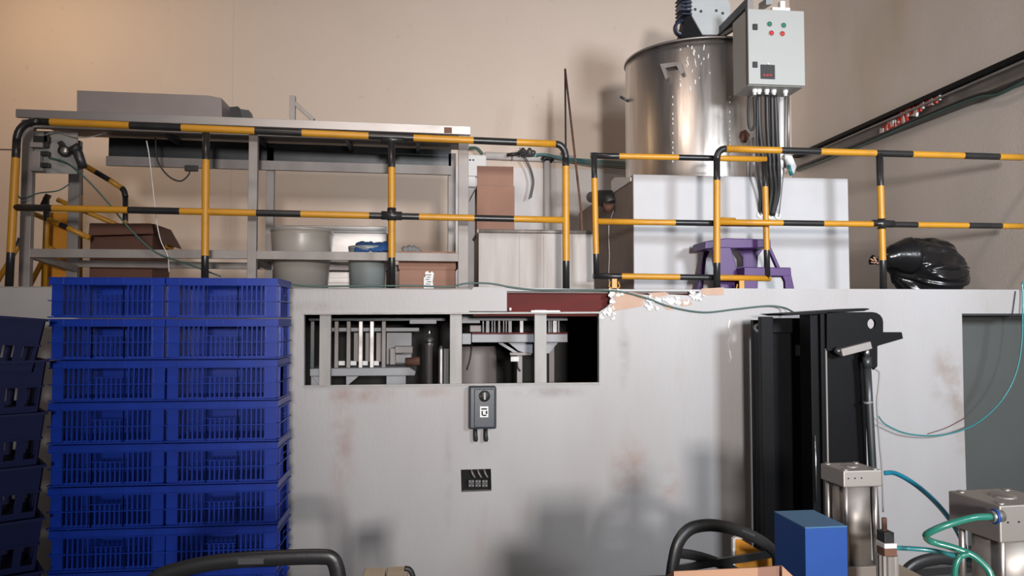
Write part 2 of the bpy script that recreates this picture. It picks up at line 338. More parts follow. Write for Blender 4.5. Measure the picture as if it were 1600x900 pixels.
# other walls
wb = MB().box((XL,YB,0),(XR,YB+.12,6.2)).build('wall_back', M['back'], kind='structure', label='high beige plastered back wall')
xs = P(363,100,YB).x
MB().box((xs-.006,YB-.004,ZT),(xs+.006,YB+.01,6.2)).build('wall_seam', M['back'], wb)
MB().box((XL,YB-.006,P(10,233,YB).z-.01),(P(33,233,YB).x,YB,P(10,233,YB).z)).build('wall_seam', M['depth_and_seam'], wb)
MB().box((XR,-2,0),(XR+.12,YB+.12,6.2)).build('wall_right', M['right'], kind='structure', label='beige right wall carrying a cable tray')
MB().box((XL-.12,3.2,0),(XL,YB+.12,6.2)).build('wall_left', M['back'], kind='structure', label='beige left wall out of frame')
A,B,c,d = RX(800,976,262,520,YB-.01)
A2 = P(700,300,YB-.01).x
MB().box((A2,YB-.022,ZT),(B,YB-.001,P(880,264,YB-.02).z)).build('trim_2', M['white_board'], kind='structure', label='white board lining the lower back wall')
MB().box((XL,7.3,0),(XR,7.36,ZT-.03)).build('wall_dark_backdrop', M['depth_and_seam'], kind='structure', label='dark backdrop added for the unlit depth under the mezzanine')  # added sheet, coloured near black so the room behind the opening reads unlit
# doorway panel (leaf standing open inside the right doorway, its shading put into a darker colour)
dr = thing('door_1', (P(1560,640,5.35).x, 5.35, 0), kind='structure', label='grey-green door leaf inside the right doorway')
MB().box((P(1490,640,5.35).x,5.33,.02),(XR-.01,5.37,ZT-.08)).build('door_leaf', M['door'], dr, bevel=.003)
MB().bxp(1500,490,1600,493,W+.02,.04).build('door_head', M['steel_dark'], dr)

# ================================================================== CRATES
def make_crate(m, lx=.56, ly=.37, h=.205, root=None):
    """origin at bottom centre of the crate; front face is at -ly/2"""
    root = thing('plastic_crate', (0,0,0))
    hx, hy = lx/2, ly/2
    b = MB(); b.box((-hx+.02,-hy+.02,0),(hx-.02,hy-.02,.006))
    b.box((-hx+.02,-hy+.02,0),(hx-.02,-hy+.03,.014)); b.box((-hx+.02,hy-.03,0),(hx-.02,hy-.02,.014)); b.build('base', m, root)
    def side(L, D, rot, groups, solid):
        # lattice wall of length L at distance D, facing -y before rotation
        s = MB(); rm = Matrix.Rotation(rot, 4, 'Z'); hl = L/2
        def bx(x0,x1,y0,y1,z0,z1): s.box((x0,-D+y0,z0),(x1,-D+y1,z1),0,rm)
        cw = .066
        bx(-hl+.012,-hl+cw,.008,.014,.008,h-.034); bx(hl-cw,hl-.012,.008,.014,.008,h-.034)
        bx(-hl+.004,hl-.004,-.007,.014,0,.006)          # foot ledge
        bx(-hl+.004,hl-.004,-.007,.014,.084,.0885)       # middle ledge
        bx(-hl+.002,hl-.002,-.009,.014,h-.039,h-.0345)  # ledge under rim
        if solid: bx(-hl+.012,hl-.012,.0212,.023,.006,h-.04)
        zb0, zb1, zt0, zt1 = .006, .084, .088, h-.038
        for (g0, g1, n, hd) in groups:
            for fx in (g0, g1): bx(fx-.0014, fx+.0014, -.003, .014, .006, h-.038)
            step = (g1-g0)/(n+.6)
            for k in range(n):
                x = g0 + step*(k+.8)
                bx(x-.0042, x+.0042, .009, .021, zb0, zb1)
                if hd: bx(x-.0042, x+.0042, .009, .021, zt0, zt0+.030)
                else: bx(x-.0042, x+.0042, .009, .021, zt0, zt1)
            if hd: bx(g0, g1, -.001, .014, zt0+.030, zt0+.0335)
        s.build('side_wall', m, root)
    hl = .56/2
    side(lx, hy, 0, [(-hl+.066,-.078,5,False),(-.078,.078,6,True),(.078,hl-.066,5,False)], False)
    side(lx, hy, math.pi, [(-hl+.066,-.078,5,False),(-.078,.078,6,True),(.078,hl-.066,5,False)], True)
    side(ly, hx, math.pi/2, [(-hy+.066,-.05,3,False),(-.05,.05,4,True),(.05,hy-.066,3,False)], True)
    side(ly, hx, -math.pi/2, [(-hy+.066,-.05,3,False),(-.05,.05,4,True),(.05,hy-.066,3,False)], True)
    rmb = MB(); z0, z1 = h-.034, h
    rmb.box((-hx,-hy,z0),(hx,-hy+.009,z1)); rmb.box((-hx,hy-.009,z0),(hx,hy,z1))
    rmb.box((-hx,-hy+.009,z0),(-hx+.009,hy-.009,z1)); rmb.box((hx-.009,-hy+.009,z0),(hx,hy-.009,z1))
    rmb.box((-hx-.003,-hy-.003,h-.003),(hx+.003,-hy+.012,h)); rmb.box((-hx-.003,hy-.012,h-.003),(hx+.003,hy+.003,h))
    for x in (-.214,-.078,0,.078,.214): rmb.box((x-.0012,-hy-.004,z0),(x+.0012,-hy,z1-.003))
    rmb.build('rim', m, root)
    return root
H8 = .2115; order = ['bottom','second from the bottom','third from the bottom','fourth from the bottom','middle one','fourth from the top','third from the top','second from the top','topmost']
proto = make_crate(M['crate']); used = False
YC = 4.1
xl = P(165,600,YC).x; xr_ = P(346,600,YC).x
for side_, xc in (('left', xl), ('right', xr_)):
    for k in range(9):
        o = proto if not used else copy_tree(proto); used = True
        o.location = (xc + r.uniform(-.003,.003) + (8-k)*(.004 if side_=='left' else .001), YC+.185+r.uniform(-.003,.003)+(.0), k*H8 + .0)
        o.rotation_euler.z = r.uniform(-.006,.006)
        tag(o, 'blue slatted crate, %s of the %s stack of the paired stacks' % (order[k], side_), 'crate', group='blue crates in the two tall stacks')
# third stack, nearer, its shade put into the plastic colour: closed-sided tapered crates
def make_tapered(m):
    root = thing('tapered_crate', (0,0,0)); hx, hy, h = .30, .20, .255; t = .025
    b = MB(); b.box((-hx+t,-hy+t,0),(hx-t,hy-t,.008)); b.build('base', m, root)
    for (ax, L, D) in ((0,hx,hy),(math.pi,hx,hy),(math.pi/2,hy,hx),(-math.pi/2,hy,hx)):
        s = MB(); rm = Matrix.Rotation(ax,4,'Z')
        def q(x0,x1,z0,z1,off=0,th=.006):
            def pt(x,z): return (x*(1-t/L*(1-z/h)), -(D-t*(1-z/h))-off, z)
            vs = [pt(x0,z0),pt(x1,z0),pt(x1,z1),pt(x0,z1)]; vs = vs+[(v[0],v[1]+th,v[2]) for v in vs]
            s.add([rm@Vector(v) for v in vs],[(0,1,2,3),(7,6,5,4),(0,4,5,1),(1,5,6,2),(2,6,7,3),(3,7,4,0)])
        q(-L,L,h*.5,h); q(-L,L,0,.03)
        n = 7 if L > .25 else 5
        for k in range(n+1):
            x = -L+2*L*k/n; q(max(x-.018,-L),min(x+.018,L),.03,h*.5)
        q(-L,L,h*.5-.006,h*.5+.004,.006,.006)
        s.build('side_wall', m, root)
    rb = MB(); rb.box((-hx-.01,-hy-.01,h-.012),(hx+.01,-hy+.004,h)); rb.box((-hx-.01,hy-.004,h-.012),(hx+.01,hy+.01,h))
    rb.box((-hx-.01,-hy,h-.012),(-hx+.004,hy,h)); rb.box((hx-.004,-hy,h-.012),(hx+.01,hy,h)); rb.build('rim', m, root)
    return root
tp = make_tapered(M['crate_shaded']); A3 = math.radians(33)
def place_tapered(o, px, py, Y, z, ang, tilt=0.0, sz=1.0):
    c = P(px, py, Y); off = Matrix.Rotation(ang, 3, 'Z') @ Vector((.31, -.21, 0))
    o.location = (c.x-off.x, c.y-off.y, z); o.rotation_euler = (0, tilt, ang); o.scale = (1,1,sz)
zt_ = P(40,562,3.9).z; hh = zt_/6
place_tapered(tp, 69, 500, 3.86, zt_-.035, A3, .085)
tag(tp, 'blue tapered crate coloured dark for its shade, broad slots, topmost of the leftmost stack', 'crate', group='shade-darkened crates at the left edge')
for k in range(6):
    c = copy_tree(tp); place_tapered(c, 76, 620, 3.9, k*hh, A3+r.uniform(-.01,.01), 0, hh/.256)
    tag(c, 'blue tapered crate coloured very dark for its shade, %s of the leftmost stack' % ['bottom','second from the bottom','third from the bottom','fourth from the top','third from the top','second from the top'][k], 'crate', group='shade-darkened crates at the left edge')

# ================================================================== RAILINGS
RR = .024
def striped(path, cuts, start, name, parent, rr=RR, bends=None):
    """path: list of (px,py,Y); cuts: fractions of straight path in pixels where colour flips (list of px positions along x or y)"""
    pts = [P(*p) for p in path]
    ax = 0 if abs(path[-1][0]-path[0][0]) > abs(path[-1][1]-path[0][1]) else 1
    a0, a1 = path[0][ax], path[-1][ax]
    fr = sorted([(c-a0)/(a1-a0) for c in cuts]); fr = [t for t in fr if 0 < t < 1]
    allp = [pts[0]]; mats = []; cur = start; prev = 0
    for t in fr+[1]:
        allp.append(pts[0].lerp(pts[-1], t)); mats.append(cur); cur = 1-cur
    # duplicate points so colour edges stay crisp
    return MB().tube(allp, rr, 12, mats=mats).build(name, [M['yellow'], M['black']], parent)
def elbow(p0, pc, p1, name, parent, mi=1):
    p0, pc, p1 = Vector(p0), Vector(pc), Vector(p1); pts = []
    for k in range(9):
        t = k/8; pts.append(p0*(1-t)**2 + pc*2*t*(1-t) + p1*t*t)
    return MB().tube(pts, RR, 12, mi=mi).build(name, [M['yellow'],M['black']], parent)
YR = 5.09
lr = thing('guard_rail', (P(450,450,YR).x, YR, ZT), 'long yellow and black striped guard rail in front of the steel stand', 'railing')
c1, c2 = P(27,189,YR), P(884,226,YR)
striped((( 62,190,YR),(868,225,YR)), [78,195,273,385,458,563,635,732,803], 1, 'top_rail', lr)
elbow(P(62,190,YR), c1, P(26,222,YR), 'elbow', lr); elbow(P(868,225,YR), c2, P(884,250,YR), 'elbow', lr)
striped(((20,324,YR),(885,344,YR)), [78,190,268,385,454,562,642,732,797], 1, 'mid_rail', lr, .022)
striped(((26,222,YR),(14,450,YR)), [247,395], 1, 'post', lr)
striped(((322,208,YR),(320,450,YR)), [250,400], 1, 'post', lr)
striped(((612,218,YR),(612,450,YR)), [262,403], 1, 'post', lr)
striped(((884,250,YR),(884.5,452,YR)), [260,408], 1, 'post', lr)
for x,y in ((612,337),): MB().tube([P(x-16,y-.5,YR),P(x+16,y+.5,YR)],.029,12).tube([P(x,y-12,YR),P(x,y+8,YR)],.029,12).build('joint_sleeve', M['black'], lr)
MB().tube([P(595,218,YR),P(630,219,YR)],.027,12).build('joint_sleeve', M['black'], lr)
rr_ = thing('guard_rail', (P(1350,450,YR).x, YR, ZT), 'striped guard rail at the right in front of the black bin bag', 'railing')
elbow(P(1120,250,YR), P(1120,233,YR), P(1134,232.5,YR), 'elbow', rr_)
striped(((1134,232.5,YR),(1597,246,YR)), [1217,1277,1363,1420,1502,1559], 0, 'top_rail', rr_)
striped(((1120,347,YR),(1597,353.5,YR)), [1219,1281,1367,1428,1509,1563], 0, 'mid_rail', rr_, .021)
striped(((1120,250,YR),(1120,453,YR)), [282,411], 1, 'post', rr_)
striped(((1374,240,YR),(1380.5,455,YR)), [291,407], 1, 'post', rr_)
MB().tube([P(1363,349,YR),P(1396,350,YR)],.026,12).tube([P(1377,342,YR),P(1377.3,358,YR)],.028,12).build('joint_sleeve', M['black'], rr_)
YG = YR+.075
g = thing('safety_gate', (P(1060,450,YG).x, YG, ZT), 'striped swing gate frame between the two guard rails', 'gate')
striped(((923,243,YG),(1197,249,YG)), [966,1058,1122], 1, 'top_rail', g, .021)
striped(((928,239,YG),(932,434,YG)), [279,397], 1, 'stile', g, .021)
striped(((1194.5,253,YG),(1199,436,YG)), [292,391], 1, 'stile', g, .021)
striped(((932,346,YG),(1197,350,YG)), [1053,1115], 0, 'mid_rail', g, .021)
striped(((927,431,YG),(1203,435,YG)), [970,1060,1122], 1, 'bottom_rail', g, .021)
MB().tube([P(1120,345.5,YG-.03),P(1148,346.5,YG-.03)],.028,12).build('latch_sleeve', M['yellow'], g)
for x,y in ((960,436),(1159,440)):
    h_ = MB(); h_.bxp(x-3.5,y-2,x+4,y+14,YG-.008,.014); h_.tube(curve([P(x-7,y+4,YG),P(x-8,y+12,YG),P(x-3,y+15,YG)],4),.005,6).tube(curve([P(x+6,y+4,YG),P(x+8,y+12,YG),P(x+3,y+15,YG)],4),.005,6)
    h_.build('gate_hook', M['yellow'], g)
# stair handrails behind the left end
sh = thing('stair_handrail', (P(100,440,5.9).x,5.9,ZT), 'short yellow and black stair handrail behind the left table leg', 'railing')
Yh = 6.5
MB().tube([P(118,243,Yh),P(130,257,Yh),P(150,269,Yh),P(172,282,Yh),P(190,294,Yh)],.022,10,mats=[1,0,1,0]).build('sloping_rail', [M['yellow'],M['black']], sh)
elbow(P(190,294,Yh),P(195,297,Yh),P(196,308,Yh),'elbow',sh)
MB().tube([P(196,308,Yh),P(196,345,Yh),P(197,455,Yh)],.022,10,mats=[1,0]).build('post',[M['yellow'],M['black']],sh)
MB().tube([P(125,250,Yh),P(125,305,Yh),P(124,458,Yh)],.022,10,mats=[1,0]).build('post',[M['yellow'],M['black']],sh)
MB().tube([P(90,312,Yh),P(104,318,Yh),P(270,388,Yh)],.02,10,mats=[0,0]).build('sloping_rail',[M['yellow'],M['black']],sh)
sh2 = thing('stair_handrail', (P(70,440,6.0).x,6.0,ZT), 'lower striped stair handrail at the far left beside the orange sheet', 'railing')
MB().tube([P(72,308,6.0),P(73,345,6.0),P(69,455,6.0)],.022,10,mats=[1,0]).build('post',[M['yellow'],M['black']],sh2)
MB().tube([P(50,333,6.0),P(80,345,6.0),P(94,351,6.0),P(106,356,6.0),P(140,372,6.0)],.02,10,mats=[0,0,1,0]).build('sloping_rail',[M['yellow'],M['black']],sh2)
MB().bar(P(67,322,6.0),P(76,304,6.0),.035,.03).build('end_plug',M['black'],sh2)
MB().tube([P(-4,440,6.0),P(28,385,6.0),P(32,372,6.0)],.018,10,mats=[0,1]).build('brace',[M['yellow'],M['black']],sh2)
MB().tube([P(45,450,6.0),P(64,412,6.0),P(80,385,6.0)],.018,10).build('brace',[M['yellow']],sh2)
MB().bxp(76,332,106,462,6.2,.02).build('yellow_sheet', M['orange'], base=None, label='flat orange-yellow steel sheet standing behind the left table leg', cat='sheet')

# ================================================================== STEEL STAND
YF, YK = 5.42, 6.02
st = thing('steel_stand', (P(380,450,YF).x, YF, ZT), 'long stainless steel stand with flat top and lower frame', 'stand')
lz, rz = P(30,172,YF).z, P(735,199,YF).z
x0, x1 = P(28,180,YF).x, P(735,205,YF).x; zt0 = (lz+rz)/2; th = .058
dz = .022
def zl(x): return lz + (rz-lz)*(x-x0)/(x1-x0)
zt0 = None
mb = MB(); 
mb.add([(x0,YF-.03,zl(x0)-.055),(x1,YF-.03,zl(x1)-.06),(x1,YF-.03,zl(x1)),(x0,YF-.03,zl(x0)),(x0,YF+.0,zl(x0)-.055),(x1,YF+.0,zl(x1)-.06),(x1,YF+.0,zl(x1)),(x0,YF+.0,zl(x0))],
   [(0,1,2,3),(7,6,5,4),(0,4,5,1),(1,5,6,2),(2,6,7,3),(3,7,4,0)]); mb.build('front_edge', M['steel'], st, bevel=.002)
mb = MB(); mb.add([(x0,YF,zl(x0)-.02),(x1,YF,zl(x1)-.02),(x1,YK+.05,zl(x1)-.02),(x0,YK+.05,zl(x0)-.02),(x0,YF,zl(x0)-.003),(x1,YF,zl(x1)-.003),(x1,YK+.05,zl(x1)-.003),(x0,YK+.05,zl(x0)-.003)],
   [(0,1,2,3),(7,6,5,4),(0,4,5,1),(1,5,6,2),(2,6,7,3),(3,7,4,0)]); mb.build('deck_plate', M['steel'], st)
mb = MB(); mb.bar((x0+.02,YF+.02,zl(x0)-.09),(x1-.03,YF+.02,zl(x1)-.09),.04,.05); mb.build('top_rail', M['steel_dull'], st, bevel=.002)
# tray hung under the deck, its rear apron
xa = P(122,230,YF+.1).x
mb = MB(); za, zb = P(250,272,YK).z, P(700,272,YK).z
mb.add([(xa,YK,P(130,250,YK).z),(x1-.12,YK,P(708,272,YK).z),(x1-.12,YK,zl(x1)-.03),(xa,YK,zl(xa)-.03),(xa,YK+.01,P(130,250,YK).z),(x1-.12,YK+.01,P(708,272,YK).z),(x1-.12,YK+.01,zl(x1)-.03),(xa,YK+.01,zl(xa)-.03)],
   [(0,1,2,3),(7,6,5,4),(0,4,5,1),(1,5,6,2),(2,6,7,3),(3,7,4,0)]); mb.build('rear_apron', M['steel_dark'], st)
mb = MB(); mb.bar((xa,YK-.03,P(130,252,YK).z),(x1-.12,YK-.03,P(708,268,YK).z),.03,.07); mb.build('rear_rail', M['steel_dull'], st)
for t in (.2,.45,.7,.9):
    x = xa+(x1-.12-xa)*t; MB().bar((x,YF+.04,zl(x)-.05),(x,YK-.02,zl(x)-.05),.03,.05).build('cross_bearer', M['steel_dark'], st)
def leg(px0,px1,ytop,Y,d=.05):
    A,B,c,dd = RX(px0,px1,ytop,450,Y); MB().box((A,Y,ZT),(B,Y+d,zl((A+B)/2)-.06)).build('leg', M['steel_dull'], st, bevel=.003)
leg(31,48,235,YF); leg(387,401,212,YF); leg(716,732,212,YF)
leg(105,122,240,YK); leg(415,427,250,YK); leg(700,712,255,YK)
A,B,_,_ = RX(48,387,390,405,YF)
def rail(pxa,ya,pxb,yb,Y,nm='lower_rail',w=.035,h=.058): MB().bar(P(pxa,ya,Y),P(pxb,yb,Y),w,h).build(nm, M['steel_dull'], st, bevel=.002)
rail(48,395.5,388,398,YF+.02); rail(401,398.5,716,402.5,YF+.02)
rail(121,412,415,416,YK+.02,h=.05); rail(427,416,700,420,YK+.02,h=.05)
MB().bar(P(45,397,YF+.04),P(118,420,YK),.035,.05).build('side_rail', M['steel_dull'], st); MB().bar(P(396,399,YF+.04),P(421,417,YK),.035,.05).build('side_rail', M['steel_dull'], st)
MB().bar(P(724,402,YF+.04),P(706,421,YK),.035,.05).build('side_rail', M['steel_dull'], st)
MB().bxp(694,199,706,208,YF-.034,.003).build('worn_sticker', M['rust'], st)
# valve board at the left end
YV = YF-.005
vb = thing('valve_board', (P(85,270,YV).x,YV,P(85,272,YV).z), 'grey plate with pressure regulator and valve at the stand left end', 'valve board')
MB().bxp(48,205,121,271,YV+.03,.006).build('plate', M['alu'], vb)
mb = MB(); mb.bxp(50,236,62,264,YV-.03,.05); mb.bxp(46,262,66,267,YV-.035,.055); mb.bxp(46,222,66,230,YV-.035,.055); mb.build('valve_body', M['grey_side'], vb, bevel=.004)
for q_ in ((52,212,76,222),(63,236,76,243),(63,254,76,261),(68,206,74,230)): MB().bxp(*q_,YV-.02,.035).build('valve_coil', M['rubber'], vb, bevel=.003)
p = P(99,235,YV-.04); MB().lathe([(0,0),(.026,0),(.028,.02),(.02,.03),(0,.03)], p, 'y', 18).build('gauge_face', M['steel'], vb)
MB().lathe([(.030,-.003),(.036,-.003),(.036,.035),(.03,.035)], p, 'y', 18).build('gauge_ring', M['rubber'], vb)
mb = MB(); mb.bar(P(94,222,YV-.02),P(100,232,YV-.02),.035,.03); mb.tube([P(106,236,YV-.02),P(116,234,YV-.02),P(124,228,YV-.02)],[.02,.03,.026],10); mb.build('regulator_knob', M['rubber'], vb)
mb = MB(); mb.tube([P(112,232,YV-.03),P(122,240,YV-.03),P(130,262,YV-.03)],[.012,.032,.028],12); mb.build('filter_bowl', M['steel_dark'], vb)
def tube(name, pts, r_, m, label, cat='tube', seg=8, n=8, parent=None, group=None):
    return MB().tube(curve(pts, n), r_, seg).build(name, m, parent, label=label if parent is None else None, cat=cat if parent is None else None, group=group)
tube('air_hose', [P(76,246,YV-.03),P(105,255,YV-.05),P(135,280,YV-.05),P(170,318,YV-.04),P(205,360,YV-.04),P(245,395,YV-.03),P(300,415,YV-.03),P(345,432,YV-.02)], .006, M['dull_tube'], 'dark hose slanting from the valve board down to the right', 'hose')
tube('air_hose', [P(30,248,YV-.05),P(24,252,YV-.05),P(30,262,YV-.03),P(24,290,YV-.03),P(33,310,YV-.02),P(60,302,YV-.02),P(90,298,YV-.02),P(108,288,YV+.01)], .005, M['dull_tube'], 'thin dark hose looping behind the leftmost striped post', 'hose')
tube('air_hose', [P(70,211,YV-.03),P(90,206,YV-.03),P(115,214,YV-.03),P(140,214,YV-.03),P(165,208,YV-.03)], .004, M['alu'], 'thin pale hose above the pressure gauge', 'hose')
tube('power_lead', [P(243,215,YF+.1),P(246,250,YF+.1),P(262,274,YF+.1),P(281,283,YF+.1),P(294,274,YF+.1),P(297,264,YF+.1)], .0055, M['rubber'], 'black power lead with plug hanging under the steel stand', 'cable')
MB().bxp(288,258,308,267,YF+.09,.03).build('power_plug', M['rubber'], bevel=.004, label='black plug block hanging under the steel stand', cat='plug')
tube('string', [P(229,220,YF-.03),P(234,250,YF-.03),P(243,330,YF-.02),P(250,372,YF-.02),P(262,400,YF-.02),P(264,425,YF-.02)], .0035, M['white_board'], 'thin white string hanging in front of the brown carton', 'string')
# things on the stand
z_ = P(230,178,YF+.1).z
mb = MB(); Yt = YF+.08
pl = [(120,141),(325,149),(346,153),(347,184),(120,176)]
q = [P(x,y,Yt) for x,y in pl]; q[-1].z = zl(q[-1].x); q[-2].z = zl(q[-2].x)
mb.prism(q, (0,.36,0)); mb.build('grey_tray', M['grey_tray'], bevel=.003, label='long grey metal tray lying on the steel stand', cat='tray')
mb = MB(); Yt = YF+.2; q = [P(x,y,Yt) for x,y in ((359,167),(372,166),(384,183),(359,182))]; q[-1].z = zl(q[-1].x); q[-2].z=zl(q[-2].x); mb.prism(q,(0,.12,0)); mb.build('black_bracket', M['rubber'], label='small black wedge bracket on the stand beside the grey tray', cat='bracket', bevel=.002)
mb = MB(); q = [P(x,y,Yt) for x,y in ((374,170),(389,172),(396,184),(382,183))]; q[-1].z = zl(q[-1].x); q[-2].z=zl(q[-2].x); mb.prism(q,(0,.1,0)); mb.build('metal_wedge', M['steel_dark'], label='dark metal wedge on the stand right of the black bracket', cat='bracket', bevel=.002)
tb = thing('triangle_bracket', (P(465,185,YF+.15).x,YF+.15,zl(P(465,185,YF+.15).x)), 'small welded steel triangle bracket upright on the stand', 'bracket')
Yq = YF+.15; zb_ = zl(P(457,186,Yq).x)
A,B,c,d = RX(452,461,149,186,Yq); MB().box((A,Yq,zb_),(B,Yq+.04,d)).build('upright', M['steel_dull'], tb, bevel=.002)
MB().bar(P(461,161,Yq+.02),P(490,188,Yq+.02),.03,.03).build('strut', M['steel_dull'], tb)

# ================================================================== ITEMS ON THE DECK, LEFT
ci = thing('cardboard_box', (P(195,440,6.35).x,6.35,ZT), 'dark brown open carton behind the left railing post', 'box')
A,B,_,d = RX(140,238,349,450,6.2); MB().box((A,6.2,ZT),(B,6.6,d)).build('carton_body', M['card_dark'], ci, bevel=.004)
MB().prism([P(140,349,6.2),P(236,349,6.2),P(240,365,6.05),P(138,368,6.05)],(0,.005,.0)).build('flap', M['card_dark'], ci)
MB().prism([(B,6.2,d),(B,6.6,d),(B+.09,6.6,d-.16),(B+.09,6.2,d-.16)],(.006,0,0)).build('flap', M['card_dark'], ci)
# sheet metal box behind the tubs
sb = thing('sheet_metal_box', (P(510,440,6.5).x,6.5,ZT), 'shiny folded sheet metal box behind the clear tubs', 'metal box')
Yb_ = 6.25
A,B,c,d = RX(428,604,352,470,Yb_)
z1_ = P(515,364,Yb_).z; z2_ = P(515,353,Yb_).z
MB().box((A,Yb_,ZT),(B,Yb_+.01,z1_)).build('front_sheet', M['steel'], sb)
MB().box((A,Yb_-.015,z1_),(B,Yb_+.03,z2_)).build('folded_lip', M['steel'], sb, bevel=.004)
MB().box((B-.002,Yb_,ZT),(B+.03,Yb_+.5,z1_)).build('end_sheet', M['rust'], sb); MB().box((A-.03,Yb_,ZT),(A,Yb_+.5,z1_)).build('end_sheet', M['rust'], sb)
for yy in (415,434): 
    q0,q1 = P(512,yy,Yb_).z,P(512,yy+8,Yb_).z; MB().box((A,Yb_-.012,q1),(B,Yb_,q0)).build('pressed_rib', M['steel'], sb, bevel=.002)
def tubm(name, cx, Y, pw_top, pw_bot, ytop, m, label):
    R1 = (P(cx+pw_top/2,ytop,Y).x-P(cx-pw_top/2,ytop,Y).x)/2; R0 = (P(cx+pw_bot/2,450,Y).x-P(cx-pw_bot/2,450,Y).x)/2
    h = P(cx,ytop,Y).z-ZT; t = thing(name, (P(cx,440,Y).x, Y, ZT), label, 'tub')
    c = (P(cx,440,Y).x, Y, ZT)
    MB().lathe([(0,.0),(R0,.0),(R0+(R1-R0)*.9,h-.05),(R1*.97,h-.02),(R1*.94,h-.02),(R0+(R1-R0)*.85,h-.05),(R0-.008,.01),(0,.01)], c, 'z', 32).build('tub_wall', m, t)
    MB().lathe([(R1*.95,h-.03),(R1,h-.022),(R1*1.01,h),(R1*.96,h+.002),(R1*.94,h-.02)], c, 'z', 32).build('rim', m, t)
    return t
tubm('plastic_tub', 471, 5.85, 97, 80, 359, M['tub'], 'large clear plastic tub on the deck under the stand')
tubm('plastic_tub', 574, 5.75, 60, 54, 386, M['tub_grey'], 'smaller grey clear tub with blue cloth over its rim')
def rag(name, pix, Y, dep, m, label):
    bm = bmesh.new(); rg = random.Random(5)
    mb = MB(); top = []; n = 14
    xs_ = [pix[0]+(pix[2]-pix[0])*i/n for i in range(n+1)]
    rows = []
    for j in range(6):
        t = j/5; row = []
        for i,x in enumerate(xs_):
            yy = pix[1]+(pix[3]-pix[1])*abs(t*2-1)**1.5 + rg.uniform(-2,2) + (3 if i in (0,n) else 0)
            row.append(P(x, yy, Y) + Vector((0, dep*t, 0)))
        rows.append(row)
    vs = [p for rw in rows for p in rw]; N = n+1
    mb.add(vs, [(j*N+i, j*N+i+1, (j+1)*N+i+1, (j+1)*N+i) for j in range(5) for i in range(n)], 0, True)
    o = mb.build(name, m, label=label, cat='cloth'); s = o.modifiers.new('solid','SOLIDIFY'); s.thickness = .012; return o
rag('blue_cloth', (553,374,612,391), 5.60, .24, M['cloth'], 'crumpled blue cloth draped over the smaller tub')
bx = thing('cardboard_box', (P(668,440,5.85).x,5.85,ZT), 'reddish brown carton with torn white label under the stand', 'box')
A,B,_,d = RX(624,711,394,450,5.62); zz = P(668,421,5.62).z
MB().box((A,5.62,ZT),(B,5.95,d)).build('carton_body', M['card'], bx, bevel=.003)
MB().box((A-.006,5.611,zz),(B+.006,5.96,d+.004)).build('lid', M['card'], bx, bevel=.003)
mb = MB(); mb.pp([(664,426),(668,423),(671,427),(675,424),(678,427),(676,440),(678,452),(662,452),(662,434),(665,432)],5.605,.003)
lb = mb.build('paper_label', M['label'], bx)
mb = MB()
for k in range(6): mb.bxp(665+(k%2)*2,429+k*3.6,674-(k%3)*1.5,430+k*3.6,5.6035,.0012)
mb.build('printed_lines', M['ink'], bx)
rg_ = random.Random(9); mb = MB()
mb.tube(curve([(P(628,396,5.8)+Vector((0,0,.02))),P(640,389,5.8),P(650,391,5.8),P(655,396,5.8)],5), [.02+.006*(i%3) for i in range(16)], 8); mb.build('rag', M['cloth_grey'], label='grey crumpled rag on the reddish carton', cat='cloth')
# tall carton, galvanised tank
tc = thing('cardboard_box', (P(770,300,6.9).x,6.9,ZT), 'tall narrow brown carton behind the galvanised tank', 'box')
A,B,_,d = RX(745,804,290,450,6.7); zz = P(775,290,6.7).z
MB().box((A,6.7,ZT),(B,7.0,zz)).build('carton_body', M['card'], tc, bevel=.004)
MB().box((A,6.695,zz),(B-.01,6.70,P(775,260,6.7).z)).build('flap', M['card'], tc)
MB().prism([(A,6.7,zz),(A,7.0,zz),(A-.05,7.0,zz-.10),(A-.05,6.7,zz-.10)],(-.005,0,0)).build('flap', M['card'], tc)
gt = thing('galvanised_tank', (P(830,440,5.8).x,5.8,ZT), 'rectangular galvanised steel tank behind the rail end post', 'tank')
A,B,_,d = RX(748,928,362,450,5.5); 
def openbox(a,b,c,dd,e,f,m,parent,name='shell',t=.008):
    mb = MB(); mb.box((a,c,e),(b,c+t,f)); mb.box((a,dd-t,e),(b,dd,f)); mb.box((a,c+t,e),(a+t,dd-t,f)); mb.box((b-t,c+t,e),(b,dd-t,f)); mb.box((a+t,c+t,e),(b-t,dd-t,e+t)); return mb.build(name,m,parent)
openbox(A,B,5.5,6.1,ZT,d,M['galv'],gt)
mb = MB(); mb.tube([(A,5.5,d),(B,5.5,d)],.014,8); mb.tube([(A,5.5,d),(A,6.1,d)],.014,8); mb.tube([(B,5.5,d),(B,6.1,d)],.014,8); mb.tube([(A,6.1,d),(B,6.1,d)],.014,8); mb.build('rolled_rim', M['galv'], gt)
for x in (812,850,890): MB().bxp(x,368,x+2.5,450,5.494,.006).build('seam', M['galv'], gt)
